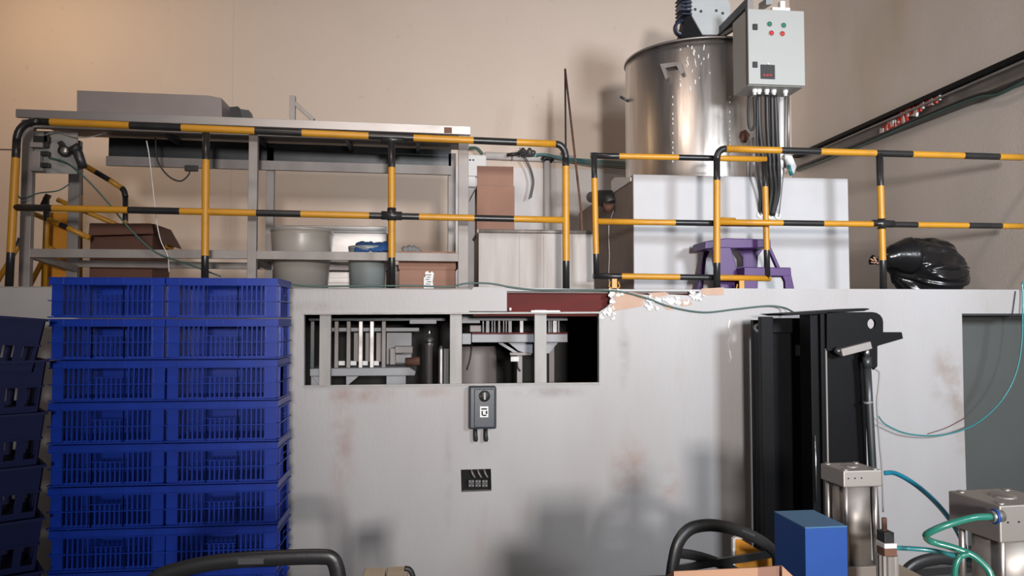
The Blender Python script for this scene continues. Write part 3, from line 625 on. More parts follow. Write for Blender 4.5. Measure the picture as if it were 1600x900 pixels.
# wall services
YW = YB-.05
eb = thing('junction_box', (P(745,265,YW).x,YW-.1,P(745,285,YW).z), 'white electrical junction box on the back wall', 'junction box')
A,B,c,d = RX(728,760,242,275,YW-.1); MB().box((A,YW-.1,c),(B,YB-.022,d)).build('casing', M['white'], eb, bevel=.006)
A,B,c,d = RX(728,743,275,291,YW-.1); MB().box((A,YW-.08,c),(B,YB-.022,d)).build('lower_casing', M['white'], eb, bevel=.004)
for x,y in ((733,249),(738,249)): MB().bxp(x,y,x+3,y+2,YW-.103,.004).build('indicator', M['ink'], eb)
cp = thing('conduit', (P(820,250,YW).x,YW,P(820,256,YW).z), 'white horizontal conduit along the back wall', 'conduit')
MB().tube([P(758,243,YW),P(898,249,YW)],.045,12).build('pipe', M['white_board'], cp)
for x in (798,876): MB().tube([P(x,244.5,YW),P(x+3,244.6,YW)],.049,12).build('collar', M['grey_side'], cp)
vp = thing('conduit', (P(856,300,YW-.05).x,YW-.05,ZT), 'white vertical conduit dropping down behind the galvanised tank', 'conduit')
MB().tube([P(855,252,YW-.05),P(857,470,YW-.05)],.042,12).build('pipe', M['white_board'], vp)
MB().tube([P(848,251,YW-.06),P(852,246,YW-.06),P(858,247,YW-.06),P(863,253,YW-.06)],.035,8).build('black_clamp', M['rubber'], vp)
for k,(dy,m_) in enumerate(((0,'teal'),(2.5,'dull_tube'),(5,'teal'),(7.5,'dull_tube'),(10,'dull_tube'))):
    tube('air_line', [P(815+k*8,243+dy*.2,YW-.12),P(850,240+dy*.3,YW-.12),P(880,246+dy*.4,YW-.13),P(930,250+dy*.9,YW-.12),P(983,254+dy,YW-.12)], .0065, M[m_],
         '%s of the five thin air lines sagging behind the rail' % ['topmost teal line','upper dark line','middle teal line','lower dark line','lowest dark line'][k], 'tube', group='air lines on the back wall')
mb = MB()
for k in range(5):
    cx = 812+k*5; mb.tube(curve([P(cx-4,242,YW-.15),P(cx,236-(k%2)*4,YW-.15),P(cx+4,238,YW-.15),P(cx,243,YW-.15),P(cx-4,240,YW-.15)],5),.012,6)
mb.tube([P(792,242,YW-.15),P(812,240,YW-.15)],.02,6)
mb.build('cable_coil', M['rubber'], label='tangled coil of black cable resting on the white conduit', cat='cable')
for k in (0,1): tube('loose_wire', [P(812+k*3,231,YW-.17),P(818+k*3,245,YW-.17),P(828+k*2,265,YW-.17),P(832+k*2,285,YW-.17),P(827+k*3,311-k*2,YW-.17)], .006, M['rubber'], ['left one of two thin dark wires dangling against white board','right one of two thin dark wires dangling against white board'][k], 'cable', group='dangling wires')
tube('air_line', [P(733,231,YW-.1),P(745,232,YW-.12),P(754,241,YW-.12)], .018, M['dull_tube'], 'grey green hose bending into the white junction box', 'hose')
MB().tube([P(883,108,7.3),P(908,330,6.35),Vector((P(913,352,6.2).x,6.2,ZT))],.010,6).build('thin_rod', M['rust'], label='long thin rusty rod leaning from galvanised tank, right of the pair', cat='rod')
MB().tube([P(883,110,7.3),P(884,230,7.0),Vector((P(884.5,356,6.6).x,6.6,ZT))],.009,6).build('thin_rod', M['steel_dark'], label='thin upright dark rod, left of the leaning pair', cat='rod')

# ================================================================== PLINTH AND TANK
YP = 5.7
A,B,_,zp = RX(990,1326,275,452,YP); A = P(990,360,YP).x; B = P(1326.5,360,YP).x; zp = P(1150,275.5,YP).z
pb = thing('white_plinth', ((A+B)/2, YP+1, ZT), 'big white painted block carrying the steel tank', 'plinth')
MB().box((A,YP,ZT),(B,YP+.02,zp)).build('front_panel', M['white_box'], pb, bevel=.006)
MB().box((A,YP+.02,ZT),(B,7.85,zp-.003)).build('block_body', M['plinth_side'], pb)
mb = MB(); qq = [(958,330),(951,352),(951,375),(952,400),(951,425),(952,448)]
for i in range(len(qq)-1):
    mb.bar(PX(qq[i][0],qq[i][1],A-.003),PX(qq[i+1][0],qq[i+1][1],A-.003),.004,.012)
mb.build('side_crack', M['plaster_white'], pb)
MB().prism([PX(955,283,A-.01),PX(960,277,A-.01),PX(985,277,A-.01),PX(985,283,A-.01),PX(955,303,A-.01)],(.008,0,0)).build('white_bracket', M['white'], pb)
pf = thing('pipe_fitting', PX(945,330,A-.08), 'rusty black pipe fitting on the left side of the white block', 'fitting')
c = PX(945,312,A-.06); MB().tube([PX(924,308,A-.12),PX(938,309,A-.08),PX(952,312,A-.03),PX(956,322,A-.02)],[.05,.07,.085,.07],12).build('fitting_body', M['rubber'], pf)
MB().tube([PX(951,318,A-.06),PX(950,331,A-.06)],[.05,.035],10).build('outlet', M['rust'], pf)
# tank
YT = 6.68; cxT = P(1094,200,YT).x; RT = cxT-P(981.5,180,YT).x*1.0 - .0
RT = .655; cxT = P(981.5,180,YT).x + RT*.995
ztT = P(1100,56,YT-RT).z
tk = thing('steel_tank', (cxT,YT,zp), 'large round stainless steel tank standing on the white block', 'tank')
h = ztT-zp
MB().lathe([(RT,0),(RT,h*.93),(RT-.002,h*.935),(RT-.002,h),(RT-.012,h),(RT-.012,h-.05)],(cxT,YT,zp),'z',96).build('shell', M['tank'], tk)
MB().lathe([(0,h-.052),(RT-.01,h-.05),(RT-.01,h-.06),(0,h-.06)],(cxT,YT,zp),'z',64).build('lid', M['steel_dull'], tk)
MB().lathe([(RT+.004,h-.012),(RT+.012,h-.006),(RT+.008,h+.004),(RT-.01,h+.002)],(cxT,YT,zp),'z',96).build('top_rim', M['steel'], tk)
# welded lug handle
def onT(px,py,off):
    d = ray(px,py); ox,oy = CAM.x-cxT, CAM.y-YT; a=d.x**2+d.y**2; b=2*(ox*d.x+oy*d.y); cc=ox*ox+oy*oy-(RT+off)**2
    t = (-b-math.sqrt(b*b-4*a*cc))/(2*a); return CAM+d*t
pl = [(1031,100),(1063,96),(1069,113),(1064,116),(1057,103),(1040,106),(1044,120),(1040,124)]
mb = MB(); f_ = [onT(x,y,.05) for x,y in pl]; b_ = [onT(x,y,.0) for x,y in pl]; n=len(pl)
mb.add(f_+b_,[list(range(n)),list(range(n,2*n))[::-1]]+[[i,(i+1)%n,(i+1)%n+n,i+n] for i in range(n)]); mb.build('lug_handle', M['steel_dull'], tk)
mb = MB(); rg = random.Random(11)
for k in range(26):
    x = rg.gauss(1078,12); y = rg.uniform(70,135); 
    mb.bar(onT(x,y,.001),onT(x+rg.uniform(-2,2),y+rg.uniform(2,9),.001),.008,.004)
mb.build('weld_spatter', M['plaster_white'], tk, kind='stuff')
for (x0,y0,y1) in ((1051,150,262),(1140,150,260)):
    mb = MB(); y=y0
    while y<y1: mb.bar(onT(x0,y,.001),onT(x0+.5,y+3,.001),.006,.003); y+= rg.uniform(6,16)
    mb.build('drip_run', M['plaster_white'], tk, kind='stuff')
MB().tube([onT(975,152,.03) if False else P(969,151,YT),P(985,160,YT)],.012,8).build('side_pin', M['steel_dark'], tk)
# agitator: motor, gearbox, beams
YM = 6.35
ag = thing('agitator_drive', (P(1110,50,YM).x,YM,ztT), 'grey gearbox and dark motor on top of the steel tank', 'motor')
MB().pp([(1080,-14),(1132,-14),(1142,8),(1142,22),(1122,54),(1098,54),(1080,22)],YM,.16).build('gearbox_plate', M['gearbox'], ag, bevel=.006)
for x,y in ((1086,15),(1119,17),(1095,18),(1129,21)): MB().lathe([(0,-.006),(.012,-.006),(.012,.002),(0,.002)],P(x,y,YM),'y',10).build('bolt', M['steel_dark'], ag)
mb = MB(); mb.tube([P(1078,-16,YM+.1),P(1076,0,YM+.1),P(1072,24,YM+.1)],[.08,.085,.08],16); mb.bxp(1062,6,1070,16,YM+.02,.1)
for k in range(6): mb.bxp(1066,-10+k*6,1082,-8+k*6,YM-.01,.2)
mb.build('motor_body', M['motor'], ag, bevel=.003)
MB().pp([(1070,28),(1080,22),(1102,56),(1064,58)],YM+.02,.12).build('motor_mount', M['mast'], ag)
MB().lathe([(.05,-.02),(.075,-.02),(.075,.03),(.05,.03)],P(1066,44,YM+.05),'y',20).build('pulley', M['motor'], ag)
sf = thing('tank_support_beam', P(1150,60,6.2), 'dark steel beam rising from tank rim to the control cabinet', 'beam')
MB().bar(P(1120,56,6.45),P(1170,5,5.85),.05,.07).build('beam', M['rust'] if False else M['steel_dark'], sf)
MB().bar(P(1171,2,5.85),P(1171,40,5.85),.05,.05).build('upright', M['steel_dull'], sf)
MB().bar(P(1190,10,6.3),P(1202,2,5.95),.05,.05).build('beam', M['steel_dark'], sf)
MB().bar(P(1171,30,5.86),P(1128,56,6.35),.03,.03).build('brace', M['steel_dull'], sf)
# control cabinet
YX = 5.45; A,B,c,d = RX(1168,1256,14,137,YX); A=P(1168,75,YX).x; B=P(1256.5,75,YX).x; c=P(1212,134,YX).z; d=P(1212,16,YX).z
cb = thing('control_cabinet', ((A+B)/2,YX,c), 'grey electrical control cabinet with buttons mounted beside the tank', 'cabinet')
MB().box((A,YX+.012,c),(B,YX+.28,d)).build('casing', M['grey_box'], cb, bevel=.006)
MB().box((A+.002,YX-.012,c+.004),(B-.002,YX+.010,d-.002)).build('door', M['grey_box'], cb, bevel=.004)
MB().box((A-.003,YX+.011,c+.002),(A+.004,YX+.02,d)).build('door_gasket', M['rubber'], cb)
for y in (42,101): MB().bxp(1177,y-5,1184,y+4,YX-.025,.015).build('door_lock', M['rubber'], cb, bevel=.002)
for (x,y,m_) in ((1202,38,'green_lamp'),(1224,40,'green_lamp'),(1205,52,'red_lamp'),(1222,53,'red_lamp')):
    b_ = MB().lathe([(0,-.016),(.014,-.014),(.017,-.004),(.018,0)],P(x,y,YX-.012),'y',16).build('push_button', M[m_], cb)
    MB().lathe([(.015,-.005),(.021,-.005),(.021,.001)],P(x,y,YX-.012),'y',16).build('button_ring', M['alu'], b_)
ds = MB().bxp(1189,101,1211,123,YX-.02,.01).build('temperature_display', M['rubber'], cb, bevel=.002)
for k in range(3): MB().bxp(1193+k*5,116,1196+k*5,118.5,YX-.0215,.002).build('display_key', M['red_lamp'], ds)
MB().bxp(1199,98.6,1202,100.6,YX-.02,.003).build('indicator', M['white'], cb)
for x in (1179,1186,1198,1209,1227):
    p = P(x,139.5,YX+.1); p.z = c; MB().lathe([(.0,.0),(.02,.0),(.02,-.02),(.014,-.026),(.014,-.045),(0,-.045)],p,'z',12).build('cable_gland', M['white'], cb)
# cables down to plinth
for k,(x0,pts) in enumerate(((1186,[(1187,200),(1192,250),(1194,290),(1192,334)]),(1198,[(1199,200),(1203,260),(1205,300),(1200,336)]),(1206,[(1207,200),(1209,260),(1212,300),(1206,336)]),(1211,[(1213,200),(1216,260),(1216,300),(1207,337)]),(1184,[(1183,210),(1184,262),(1187,300),(1187,334)]))):
    q_ = P(x0,150,YX+.1); q_.z = c-.04
    tube('power_cable', [q_]+[P(x,y,YX+.13) for x,y in pts[:-2]]+[P(*pts[-2],YP-.06),P(*pts[-1],YP-.005)], 0.018 if k<4 else .010, M['rubber'],
         ['first thick black cable','second thick black cable','third thick black cable','rightmost thick black cable','thin black cable'][k]+' from cabinet down to white block', 'cable', group='cables under the control cabinet')
for x,y in ((1187,336),(1203,338),(1215,338)): MB().lathe([(.008,0),(.026,0),(.026,-.012),(.008,-.012)],P(x,y,YP),'y',14).build('conduit_sleeve', M['white'], pb)
tube('cable_loop', [P(1170,150,YX+.1),P(1169,175,YX+.1),P(1170,195,YX+.1),P(1174,203,YX+.1),P(1179,195,YX+.1),P(1179,170,YX+.1),P(1178,152,YX+.1)], .010, M['rubber'], 'black cable loop hanging under left of the control cabinet', 'cable')
tube('thin_wire', [P(1227,152,YX+.15),P(1226,220,YX+.15),P(1224,270,5.62),P(1219,320,5.65),P(1217,336,5.69)], .0035, M['rubber'], 'thin dark wire down to rightmost hole of the block', 'wire')
pp_ = thing('steel_pipe', (P(1224,250,6.0).x,6.0,zp), 'pale vertical steel pipe behind the black cables', 'pipe')
MB().tube([P(1220,130,6.0),P(1221,262,6.0),Vector((P(1221,262,6.0).x,6.0,zp))],.022,12).build('pipe', M['white'], pp_)
MB().tube([P(1232,130,6.03),P(1232,240,6.03)],.012,12).build('pipe', M['steel'], pp_)
MB().tube([P(1226,130,6.05),P(1227,262,6.05)],.022,12).build('pipe', M['steel_dull'], pp_)
mb = MB(); mb.tube([P(1224,244,5.95),P(1232,247,5.95),P(1237,262,5.95),P(1238,273,5.95)],[.02,.035,.04,.012],10); mb.build('plastic_wrap', M['white'], label='scrap of white plastic tied to the steel pipe', cat='wrap')
MB().tube([P(1232,258,5.9),P(1237,274,5.9)],[.012,.016],8).build('teal_scrap', M['teal'], label='small teal scrap beneath the white plastic wrap', cat='scrap')
mb = MB(); mb.tube([P(1160,205,6.05),P(1163,212,6.05),P(1161,222,6.05)],[.03,.05,.03],10); mb.build('valve_knob', M['rust'], tk)
MB().tube([P(1163,220,6.07),P(1164,278,6.07)],.022,10).build('drain_pipe', M['steel_dark'], tk)
mb = MB().tube([P(1177,215,6.04),P(1178,280,6.04)],.012,10).build('drain_pipe', M['steel'], tk)
# items on top of the cabinet
mb = MB(); q0 = P(1205,8,YX+.1).x; q1 = P(1233,8,YX+.1).x; mb.box((q0,YX+.08,d),(q1,YX+.2,d+.06)); mb.box((q1-.07,YX+.1,d+.06),(q1-.03,YX+.15,d+.12)); mb.build('terminal_block', M['white'], label='white terminal block on top of the control cabinet', cat='terminal', bevel=.004)

# ================================================================== STOOL AND BAG
def slopeleg(mb, a, b, w0, w1, d=.03):
    a, b = Vector(a), Vector(b)
    mb.add([a+Vector((-w0,-d,0)),a+Vector((w0,-d,0)),a+Vector((w0,d,0)),a+Vector((-w0,d,0)),b+Vector((-w1,-d,0)),b+Vector((w1,-d,0)),b+Vector((w1,d,0)),b+Vector((-w1,d,0))],
      [(0,1,2,3),(7,6,5,4),(0,4,5,1),(1,5,6,2),(2,6,7,3),(3,7,4,0)])
YS = 5.30
sl = thing('step_stool', (P(1165,450,YS).x,YS+.15,ZT), 'purple plastic two-step stool behind the gate', 'stool')
zs1 = P(1150,372,YS).z; zs2 = P(1195,418,YS).z
xa_, xb_ = P(1101,380,YS).x, P(1204,380,YS).x
xc_, xd_ = P(1163,425,YS-.02).x, P(1236,425,YS-.02).x
pl_ = [(1100,390),(1101,377),(1112,374),(1135,372),(1204,374),(1205,386)]
MB().pp([(1102,377),(1135,372),(1204,374),(1205,387),(1101,389)],YS,.26).build('upper_step', M['purple'], sl, bevel=.006)
MB().pp([(1163,417),(1236,418),(1237,432),(1163,431)],YS-.14,.14).build('lower_step', M['purple'], sl, bevel=.006)
def lg(pix, Y, d=.04): MB().pp(pix, Y, d).build('leg', M['purple'], sl, bevel=.006)
lg([(1101,388),(1112,388),(1104,404),(1098,458),(1088,458)],YS+.22)
lg([(1112,386),(1142,386),(1150,412),(1158,458),(1129,458),(1120,430)],YS-.005,.05)
lg([(1200,386),(1205,386),(1220,419),(1215,420)],YS+.0)
lg([(1222,430),(1237,430),(1243,458),(1228,458),(1227,440)],YS-.14)
lg([(1150,386),(1195,386),(1185,400),(1182,458),(1163,458),(1161,403)],YS+.2)
lg([(1163,431),(1185,431),(1184,460),(1163,460)],YS-.14)
MB().pp([(1145,420),(1164,416),(1164,432),(1142,434)],YS+.02,.03).build('brace', M['purple'], sl)
bm = bmesh.new(); bmesh.ops.create_icosphere(bm, subdivisions=6, radius=1)
from mathutils import noise as mn
YBG = 5.75; cB = P(1452,415,YBG); rx = (P(1513,415,YBG).x-P(1392,415,YBG).x)/2; zt2 = P(1445,367,YBG).z
hz = (zt2-ZT)/2
for v in bm.verts:
    p = v.co.copy();
    th_ = math.atan2(p.z+.1, p.y+.02); rr0 = math.hypot(p.y, p.z)
    fold = abs(mn.noise(Vector((th_*2.6, p.x*.9, 2.3))))*.16*min(1, rr0*1.5) + abs(mn.noise(Vector((th_*6, p.x*1.6, 5))))*.06*min(1, rr0*1.5)
    n1 = mn.noise(p*1.3+Vector((.3,.5,0)))*.20 + mn.noise(p*3.1+Vector((3,1,2)))*.05 - fold
    s = 1+n1
    x,y,z = p.x*s,p.y*s,p.z*s
    if z < -.75: z = -.75+(z+.75)*.1
    x -= max(0,z)*.15; v.co = Vector((x*rx, y*.26, (z+.78)*hz/0.92))
neck = None
me = bpy.data.meshes.new('bag'); bm.to_mesh(me); bm.free(); me.materials.append(M['bag'])
for p_ in me.polygons: p_.use_smooth = True
bg = thing('bin_bag', (cB.x,YBG,ZT), 'black plastic bin bag slumped at right behind the rail', 'bag')
ob = bpy.data.objects.new('bag_body', me); C.objects.link(ob); ob.parent = bg; ob.location = (0,0,0)
mb = MB(); q = [P(1420,400,YBG-.1),P(1400,400,YBG-.12),P(1384,404,YBG-.12),P(1374,409,YBG-.12),P(1362,406,YBG-.12)]
mb.tube(curve(q,5),[.15,.14,.13,.12,.11,.10,.095,.09,.08,.075,.07,.06,.05,.045,.04,.03,.025,.025,.03,.035,.04],14); mb.build('knotted_neck', M['bag'], bg)
mb = MB(); rg = random.Random(2)
for k in range(9):
    mb.tube([P(1370,410,YBG-.14),P(1362+rg.uniform(-2,10),404+rg.uniform(-6,8),YBG-.15+rg.uniform(-.02,.02))],.006,5)
mb.build('frayed_tie', M['card_tan'], bg)

# ================================================================== CABLE TRAY ON RIGHT WALL
ct = thing('cable_tray', PX(1420,180,XR-.06), 'grey metal cable tray running along the right wall', 'cable tray')
def trayface(p0,p1,p2,p3,off,dep,m,nm): MB().prism([PX(*p,XR-off) for p in (p0,p1,p2,p3)],(dep,0,0)).build(nm,m,ct)
trayface((1237,243),(1620,70),(1620,80),(1237,247),.10,.098,M['mast'],'top_flange')
trayface((1237,247),(1620,82),(1620,113),(1237,264),.012,.010,M['grey_cloudy'],'back_plate')
trayface((1237,263),(1620,112),(1620,118),(1237,267),.09,.088,M['steel_dark'],'bottom_flange')
trayface((1270,237),(1620,84),(1620,88),(1270,239),.11,.02,M['steel_dull'],'lip')
rg = random.Random(4); mb = MB()
for k in range(22):
    t = k/21; x = 1376+t*86; y = 200-t*47 - 3*math.sin(k*.9) + 5*(t<.3)
    a = PX(x,y,XR-.05); b = PX(x+rg.uniform(4,9),y-rg.uniform(-1,6),XR-.06)
    mb.bar(a,b,.02,.06, mi=0 if k%3 else 1)
for k in range(8):
    t=k/7; mb.bar(PX(1384+t*30,204-t*16,XR-.05),PX(1388+t*30,199-t*16,XR-.06),.02,.07,mi=0 if k%3 else 1)
mb.build('barrier_tape', [M['tape_red'],M['label']], label='crumpled red and white barrier tape lying in the cable tray', cat='tape')
for k,(dy,m_) in enumerate(((0,'rubber'),(4,'dull_tube'))):
    tube('tray_cable', [PX(1242+k*5,263+dy,XR-.115),PX(1340,226+dy,XR-.115),PX(1430,187+dy,XR-.115),PX(1520,151+dy,XR-.13),PX(1560,143+dy,XR-.13),PX(1610,118+dy,XR-.13)], .014, M[m_], ['upper','lower'][k]+' dark cable sagging under the cable tray', 'cable')

# ================================================================== FRONT WALL FITTINGS
sw = thing('switch_box', (P(755,640,W).x,W,P(755,672,W).z), 'black push-button switch box mounted below the opening', 'switch box')
A,B,c,d = RX(733,776,604,671,W-.09); 
MB().box((A,W-.085,c),(B,W-.001,d)).build('casing', M['switch'], sw, bevel=.012, seg=3)
A,B,c2,d2 = RX(741,773,608,668,W-.095); MB().box((A,W-.093,c2),(B,W-.084,d2)).build('cover', M['switch'], sw, bevel=.004)
MB().lathe([(0,-.002),(.034,-.002),(.038,.004)],P(757,619,W-.095),'y',20).build('switch_dial', M['rubber'], sw)
MB().bar(P(757,613,W-.105),P(757.5,624,W-.10),.012,.02).build('toggle', M['chrome'], sw)
MB().bar(P(749,619,W-.099),P(751,619.5,W-.099),.008,.012).build('red_mark', M['rust'], sw)
lb = MB().bxp(750,635,763,652,W-.096,.003).build('rating_label', M['label'], sw)
MB().bxp(752,638,761,640,W-.0975,.002).build('label_print', M['ink'], lb); MB().bxp(752.5,642,754.5,649,W-.0975,.002).build('label_print', M['ink'], lb); MB().bxp(759,642,761.5,647,W-.0975,.002).build('label_print', M['ink'], lb); MB().bxp(754,648,760,650,W-.0975,.002).build('label_print', M['ink'], lb)
for x in (743,759):
    MB().tube([P(x,670,W-.05),P(x,680,W-.05),P(x+.5,687,W-.05),P(x+.5,690,W-.05)],[.012,.013,.0145,.010],10).build('cable_gland', M['rubber'], sw)
so = thing('terminal_socket', (P(744,750,W).x,W+.03,P(744,769,W).z), 'dark terminal block recessed in a square cut in the wall', 'socket')
MB().bxp(716,730,772,772,W+.055,.01).build('back_box', M['ink'], so)
for k in range(3):
    x = 732+k*10.5; s_ = MB().bxp(x,750,x+9,761,W+.012,.04).build('terminal', M['dark_grey'], so, bevel=.002)
    for dx,dy in ((1,1),(6.5,1),(1,8),(6.5,8)): MB().bxp(x+dx,750+dy,x+dx+1.6,752+dy,W+.009,.004).build('screw', M['alu'], s_)
    MB().tube(curve([P(736+k*10,732,W+.05),P(738+k*10,739,W+.02),P(742+k*10,746,W+.03)],4),.006,6).build('wire', M['grey_side'], so)

# ================================================================== UNDER THE MEZZANINE
Ya = 5.75
pa = thing('forming_press', (P(570,590,Ya).x,Ya+.2,0), 'grey machine with steel guide bars seen through the opening left', 'machine')
MB().pp([(484,576),(640,574),(650,580),(648,587),(484,588)],Ya,.55).build('bed_plate', M['machine'], pa, bevel=.006)
A,B,_,_ = RX(517,540,590,600,Ya+.05); zb2 = P(570,588,Ya).z
for x in (486,604): MB().box((P(x,590,Ya+.05).x,Ya+.05,0),(P(x+30,590,Ya+.05).x,Ya+.12,zb2)).build('leg', M['machine'], pa)
MB().pp([(541,588),(560,588),(541,604)],Ya+.03,.02).build('gusset', M['machine'], pa); MB().pp([(487,588),(500,604),(487,604)],Ya+.03,.02).build('gusset', M['machine'], pa)
for x,m_ in ((488,'steel_dark'),(525.5,'steel_dull'),(544.5,'steel_dull'),(563.5,'chrome'),(581,'chrome'),(599.5,'steel_dull')):
    A,B,c,d = RX(x-3,x+3,502,573,Ya+.05); MB().box((A,Ya+.05,P(570,574,Ya+.1).z),(B,Ya+.08,d)).build('guide_bar', M['steel'] if m_=='chrome' else M[m_], pa, bevel=.002)
for x in (535,553,571,588): MB().bxp(x-6,564,x+4,571,Ya+.1,.03).build('guide_foot', M['white'], pa, bevel=.002)
MB().bxp(517,512,655,518,Ya+.35,.06).build('upper_beam', M['machine'], pa, bevel=.003)
MB().bxp(482,497,700,501,Ya+.1,.3).build('head_plate', M['steel_dark'], pa)
for x in (557,575,592): MB().bxp(x-4,520,x+4,565,Ya+.4,.03).build('rear_bar', M['grey_side'], pa)
A,B,c,d = RX(604,643,520,573,Ya+.48)
MB().box((A,Ya+.48,c),(B,Ya+.5,d)).build('rear_guard', M['machine'], pa)
mb = MB(); mb.bxp(617,541,645,552,Ya+.2,.1); mb.bxp(609,544,618,570,Ya+.22,.08); mb.build('clamp', M['grey_side'], pa, bevel=.005)
MB().bxp(618,554,642,567,Ya+.28,.05).build('clamp_pad', M['machine'], pa, bevel=.004)
mb = MB(); mb.tube([P(634,565,Ya+.2),P(656,564,Ya+.2)],[.03,.035],10); mb.build('rusty_fitting', M['rust'], pa)
co = thing('hydraulic_ram', (P(671,560,5.6).x,5.6,0), 'bright chrome ram column seen through the opening', 'ram')
MB().tube([P(671,512,5.6),P(671,527,5.6)],.013,14).build('rod', M['chrome'], co)
MB().tube([P(671,527,5.6),P(671,540,5.6),P(670.5,541,5.6),Vector((P(671,600,5.6).x,5.6,0))],[.028,.028,.024,.024],16).build('barrel', M['steel'], co)
MB().tube([P(671,533,5.6),P(671,536,5.6)],.033,16).build('collar', M['steel_dark'], co)
MB().bxp(640,499,682,506,5.55,.12).build('top_plate', M['machine'], co, bevel=.002)
co2 = thing('guide_rod', (P(689,590,5.6).x,5.6,0), 'short slim chrome rod right of the ram column', 'rod')
MB().tube([P(689,540,5.6),P(689,547,5.6),Vector((P(689,600,5.6).x,5.6,0))],[.008,.018,.018],14).build('rod_body', M['steel'], co2)
A,B,_,_ = RX(694,701,545,600,5.7); MB().box((A,5.7,0),(B,5.75,P(697,545,5.7).z)).build('steel_post', M['steel_dull'], label='dull steel post between chrome rod and aluminium mullion', cat='post')
Yc = 5.55
pr = thing('moulding_press', (P(800,560,Yc).x,Yc+.2,0), 'grey press with upper comb plate and red lined bed behind the opening', 'machine')
MB().bxp(722,492,887,501,Yc,.4).build('upper_plate', M['machine'], pr, bevel=.004)
MB().bxp(722,500,750,505,Yc-.01,.2).build('plate_step', M['machine'], pr, bevel=.002)
for x,wd,m_ in ((755,2,'steel_dark'),(762,5,'machine'),(769,1.5,'machine'),(773,1.5,'machine'),(780,3,'grey_side'),(787,1.5,'machine'),(791,1.5,'machine'),(797,5,'machine'),(815,5,'white'),(858,2,'machine'),(861,1.5,'machine'),(867,6,'white'),(873,2,'machine')):
    MB().bxp(x-wd/2,501,x+wd/2,520,Yc+.05,.03).build('comb_bar', M[m_], pr)
MB().bxp(737,522,887,535,Yc,.4).build('bed_plate', M['machine'], pr, bevel=.005)
MB().bxp(737,519.5,887,522,Yc+.005,.38).build('red_seal', M['tape_red'] if False else M['red_steel'], pr)
MB().bxp(722,521,736,538,Yc-.04,.2).build('side_block', M['machine'], pr, bevel=.004)
MB().bxp(734,508,752,519,Yc+.02,.1).build('bearing_block', M['grey_side'], pr, bevel=.006)
MB().pp([(794,535),(832,535),(832,552),(822,552),(810,548)],Yc+.1,.03).build('gusset', M['machine'], pr); MB().pp([(853,535),(872,535),(858,552),(853,552)],Yc+.1,.03).build('gusset', M['machine'], pr)
MB().bar(P(780,535,Yc+.15),P(808,552,Yc+.15),.02,.02).build('stay', M['machine'], pr)
A,B,_,_ = RX(808,816,560,600,Yc+.12); MB().box((A,Yc+.12,0),(B,Yc+.16,P(812,553,Yc+.12).z)).build('leg', M['grey_side'], pr)
A,B,_,_ = RX(858,866,560,600,Yc+.3); MB().box((A,Yc+.3,0),(B,Yc+.34,P(862,536,Yc+.3).z)).build('leg', M['grey_side'], pr)
MB().bxp(798,557,811,565,Yc+.05,.04).build('limit_switch', M['white'], pr, bevel=.003)
MB().bxp(797,551,830,555,Yc+.05,.05).build('switch_arm', M['grey_side'], pr)
MB().tube(curve([P(808,565,Yc+.06),P(809,574,Yc+.06),P(813,580,Yc+.06)],4),.006,6).build('switch_lead', M['rubber'], pr)
br = thing('metal_drum', (P(745,600,6.0).x,6.0,0), 'dull grey drum under the moulding press', 'drum')
Rb = (P(776,560,6.0).x-P(712,560,6.0).x)/2; zdr = P(745,541,6.0).z
MB().lathe([(0,0),(Rb,0),(Rb,zdr*.33),(Rb+.01,zdr*.34),(Rb,zdr*.35),(Rb,zdr*.66),(Rb+.01,zdr*.67),(Rb,zdr*.68),(Rb,zdr-.07),(Rb*.92,zdr),(0,zdr)],(P(744,560,6.0).x,6.0,0),'z',32).build('drum_body', M['grey_tray'], br)
MB().tube(curve([P(738,538,5.75),P(735,560,5.75),P(730,578,5.75)],4),.004,6).build('strap', M['rubber'], br)

# ================================================================== TUBES AND WIRES ON THE WALL
tube('air_line', [P(440,441,W-.02),P(480,447,W-.015),P(560,447,W-.01),P(640,446.5,W-.01),P(700,448,W-.01),P(728,443,W-.015),P(765,443,W-.015),P(800,449,W-.012),P(840,453,W-.012),P(900,453,W-.012),P(965,455,W-.015),P(1010,466,W-.015),P(1050,480,W-.012),P(1100,488,W-.012),P(1150,483,W-.012),P(1200,478,W-.02),P(1225,481,W-.05),P(1240,488,W-.15)], .006, M['dull_tube'], 'long blue-green air tube running along the top edge of the wall', 'hose')
tube('air_line', [P(1597,440,W-.02),P(1598,480,W-.03),P(1596,540,W-.06),P(1585,590,W-.08),P(1560,632,W-.08),P(1520,665,W-.08),P(1470,680,W-.08),P(1420,678,W-.08),P(1385,664,W-.08),P(1372,650,W-.15)], .005, M['teal'], 'teal air tube looping in front of the right doorway', 'hose')
tube('thin_wire', [P(1587,455,W-.01),P(1585,470,W-.01),P(1582,492,W-.01)], .003, M['rubber'], 'short dark wire over the doorway corner', 'wire')
tube('thin_wire', [P(1450,678,W-.01),P(1480,668,W-.01),P(1510,652,W-.01)], .003, M['rust'], 'thin brown wire crossing the teal tube near the doorway edge', 'wire')

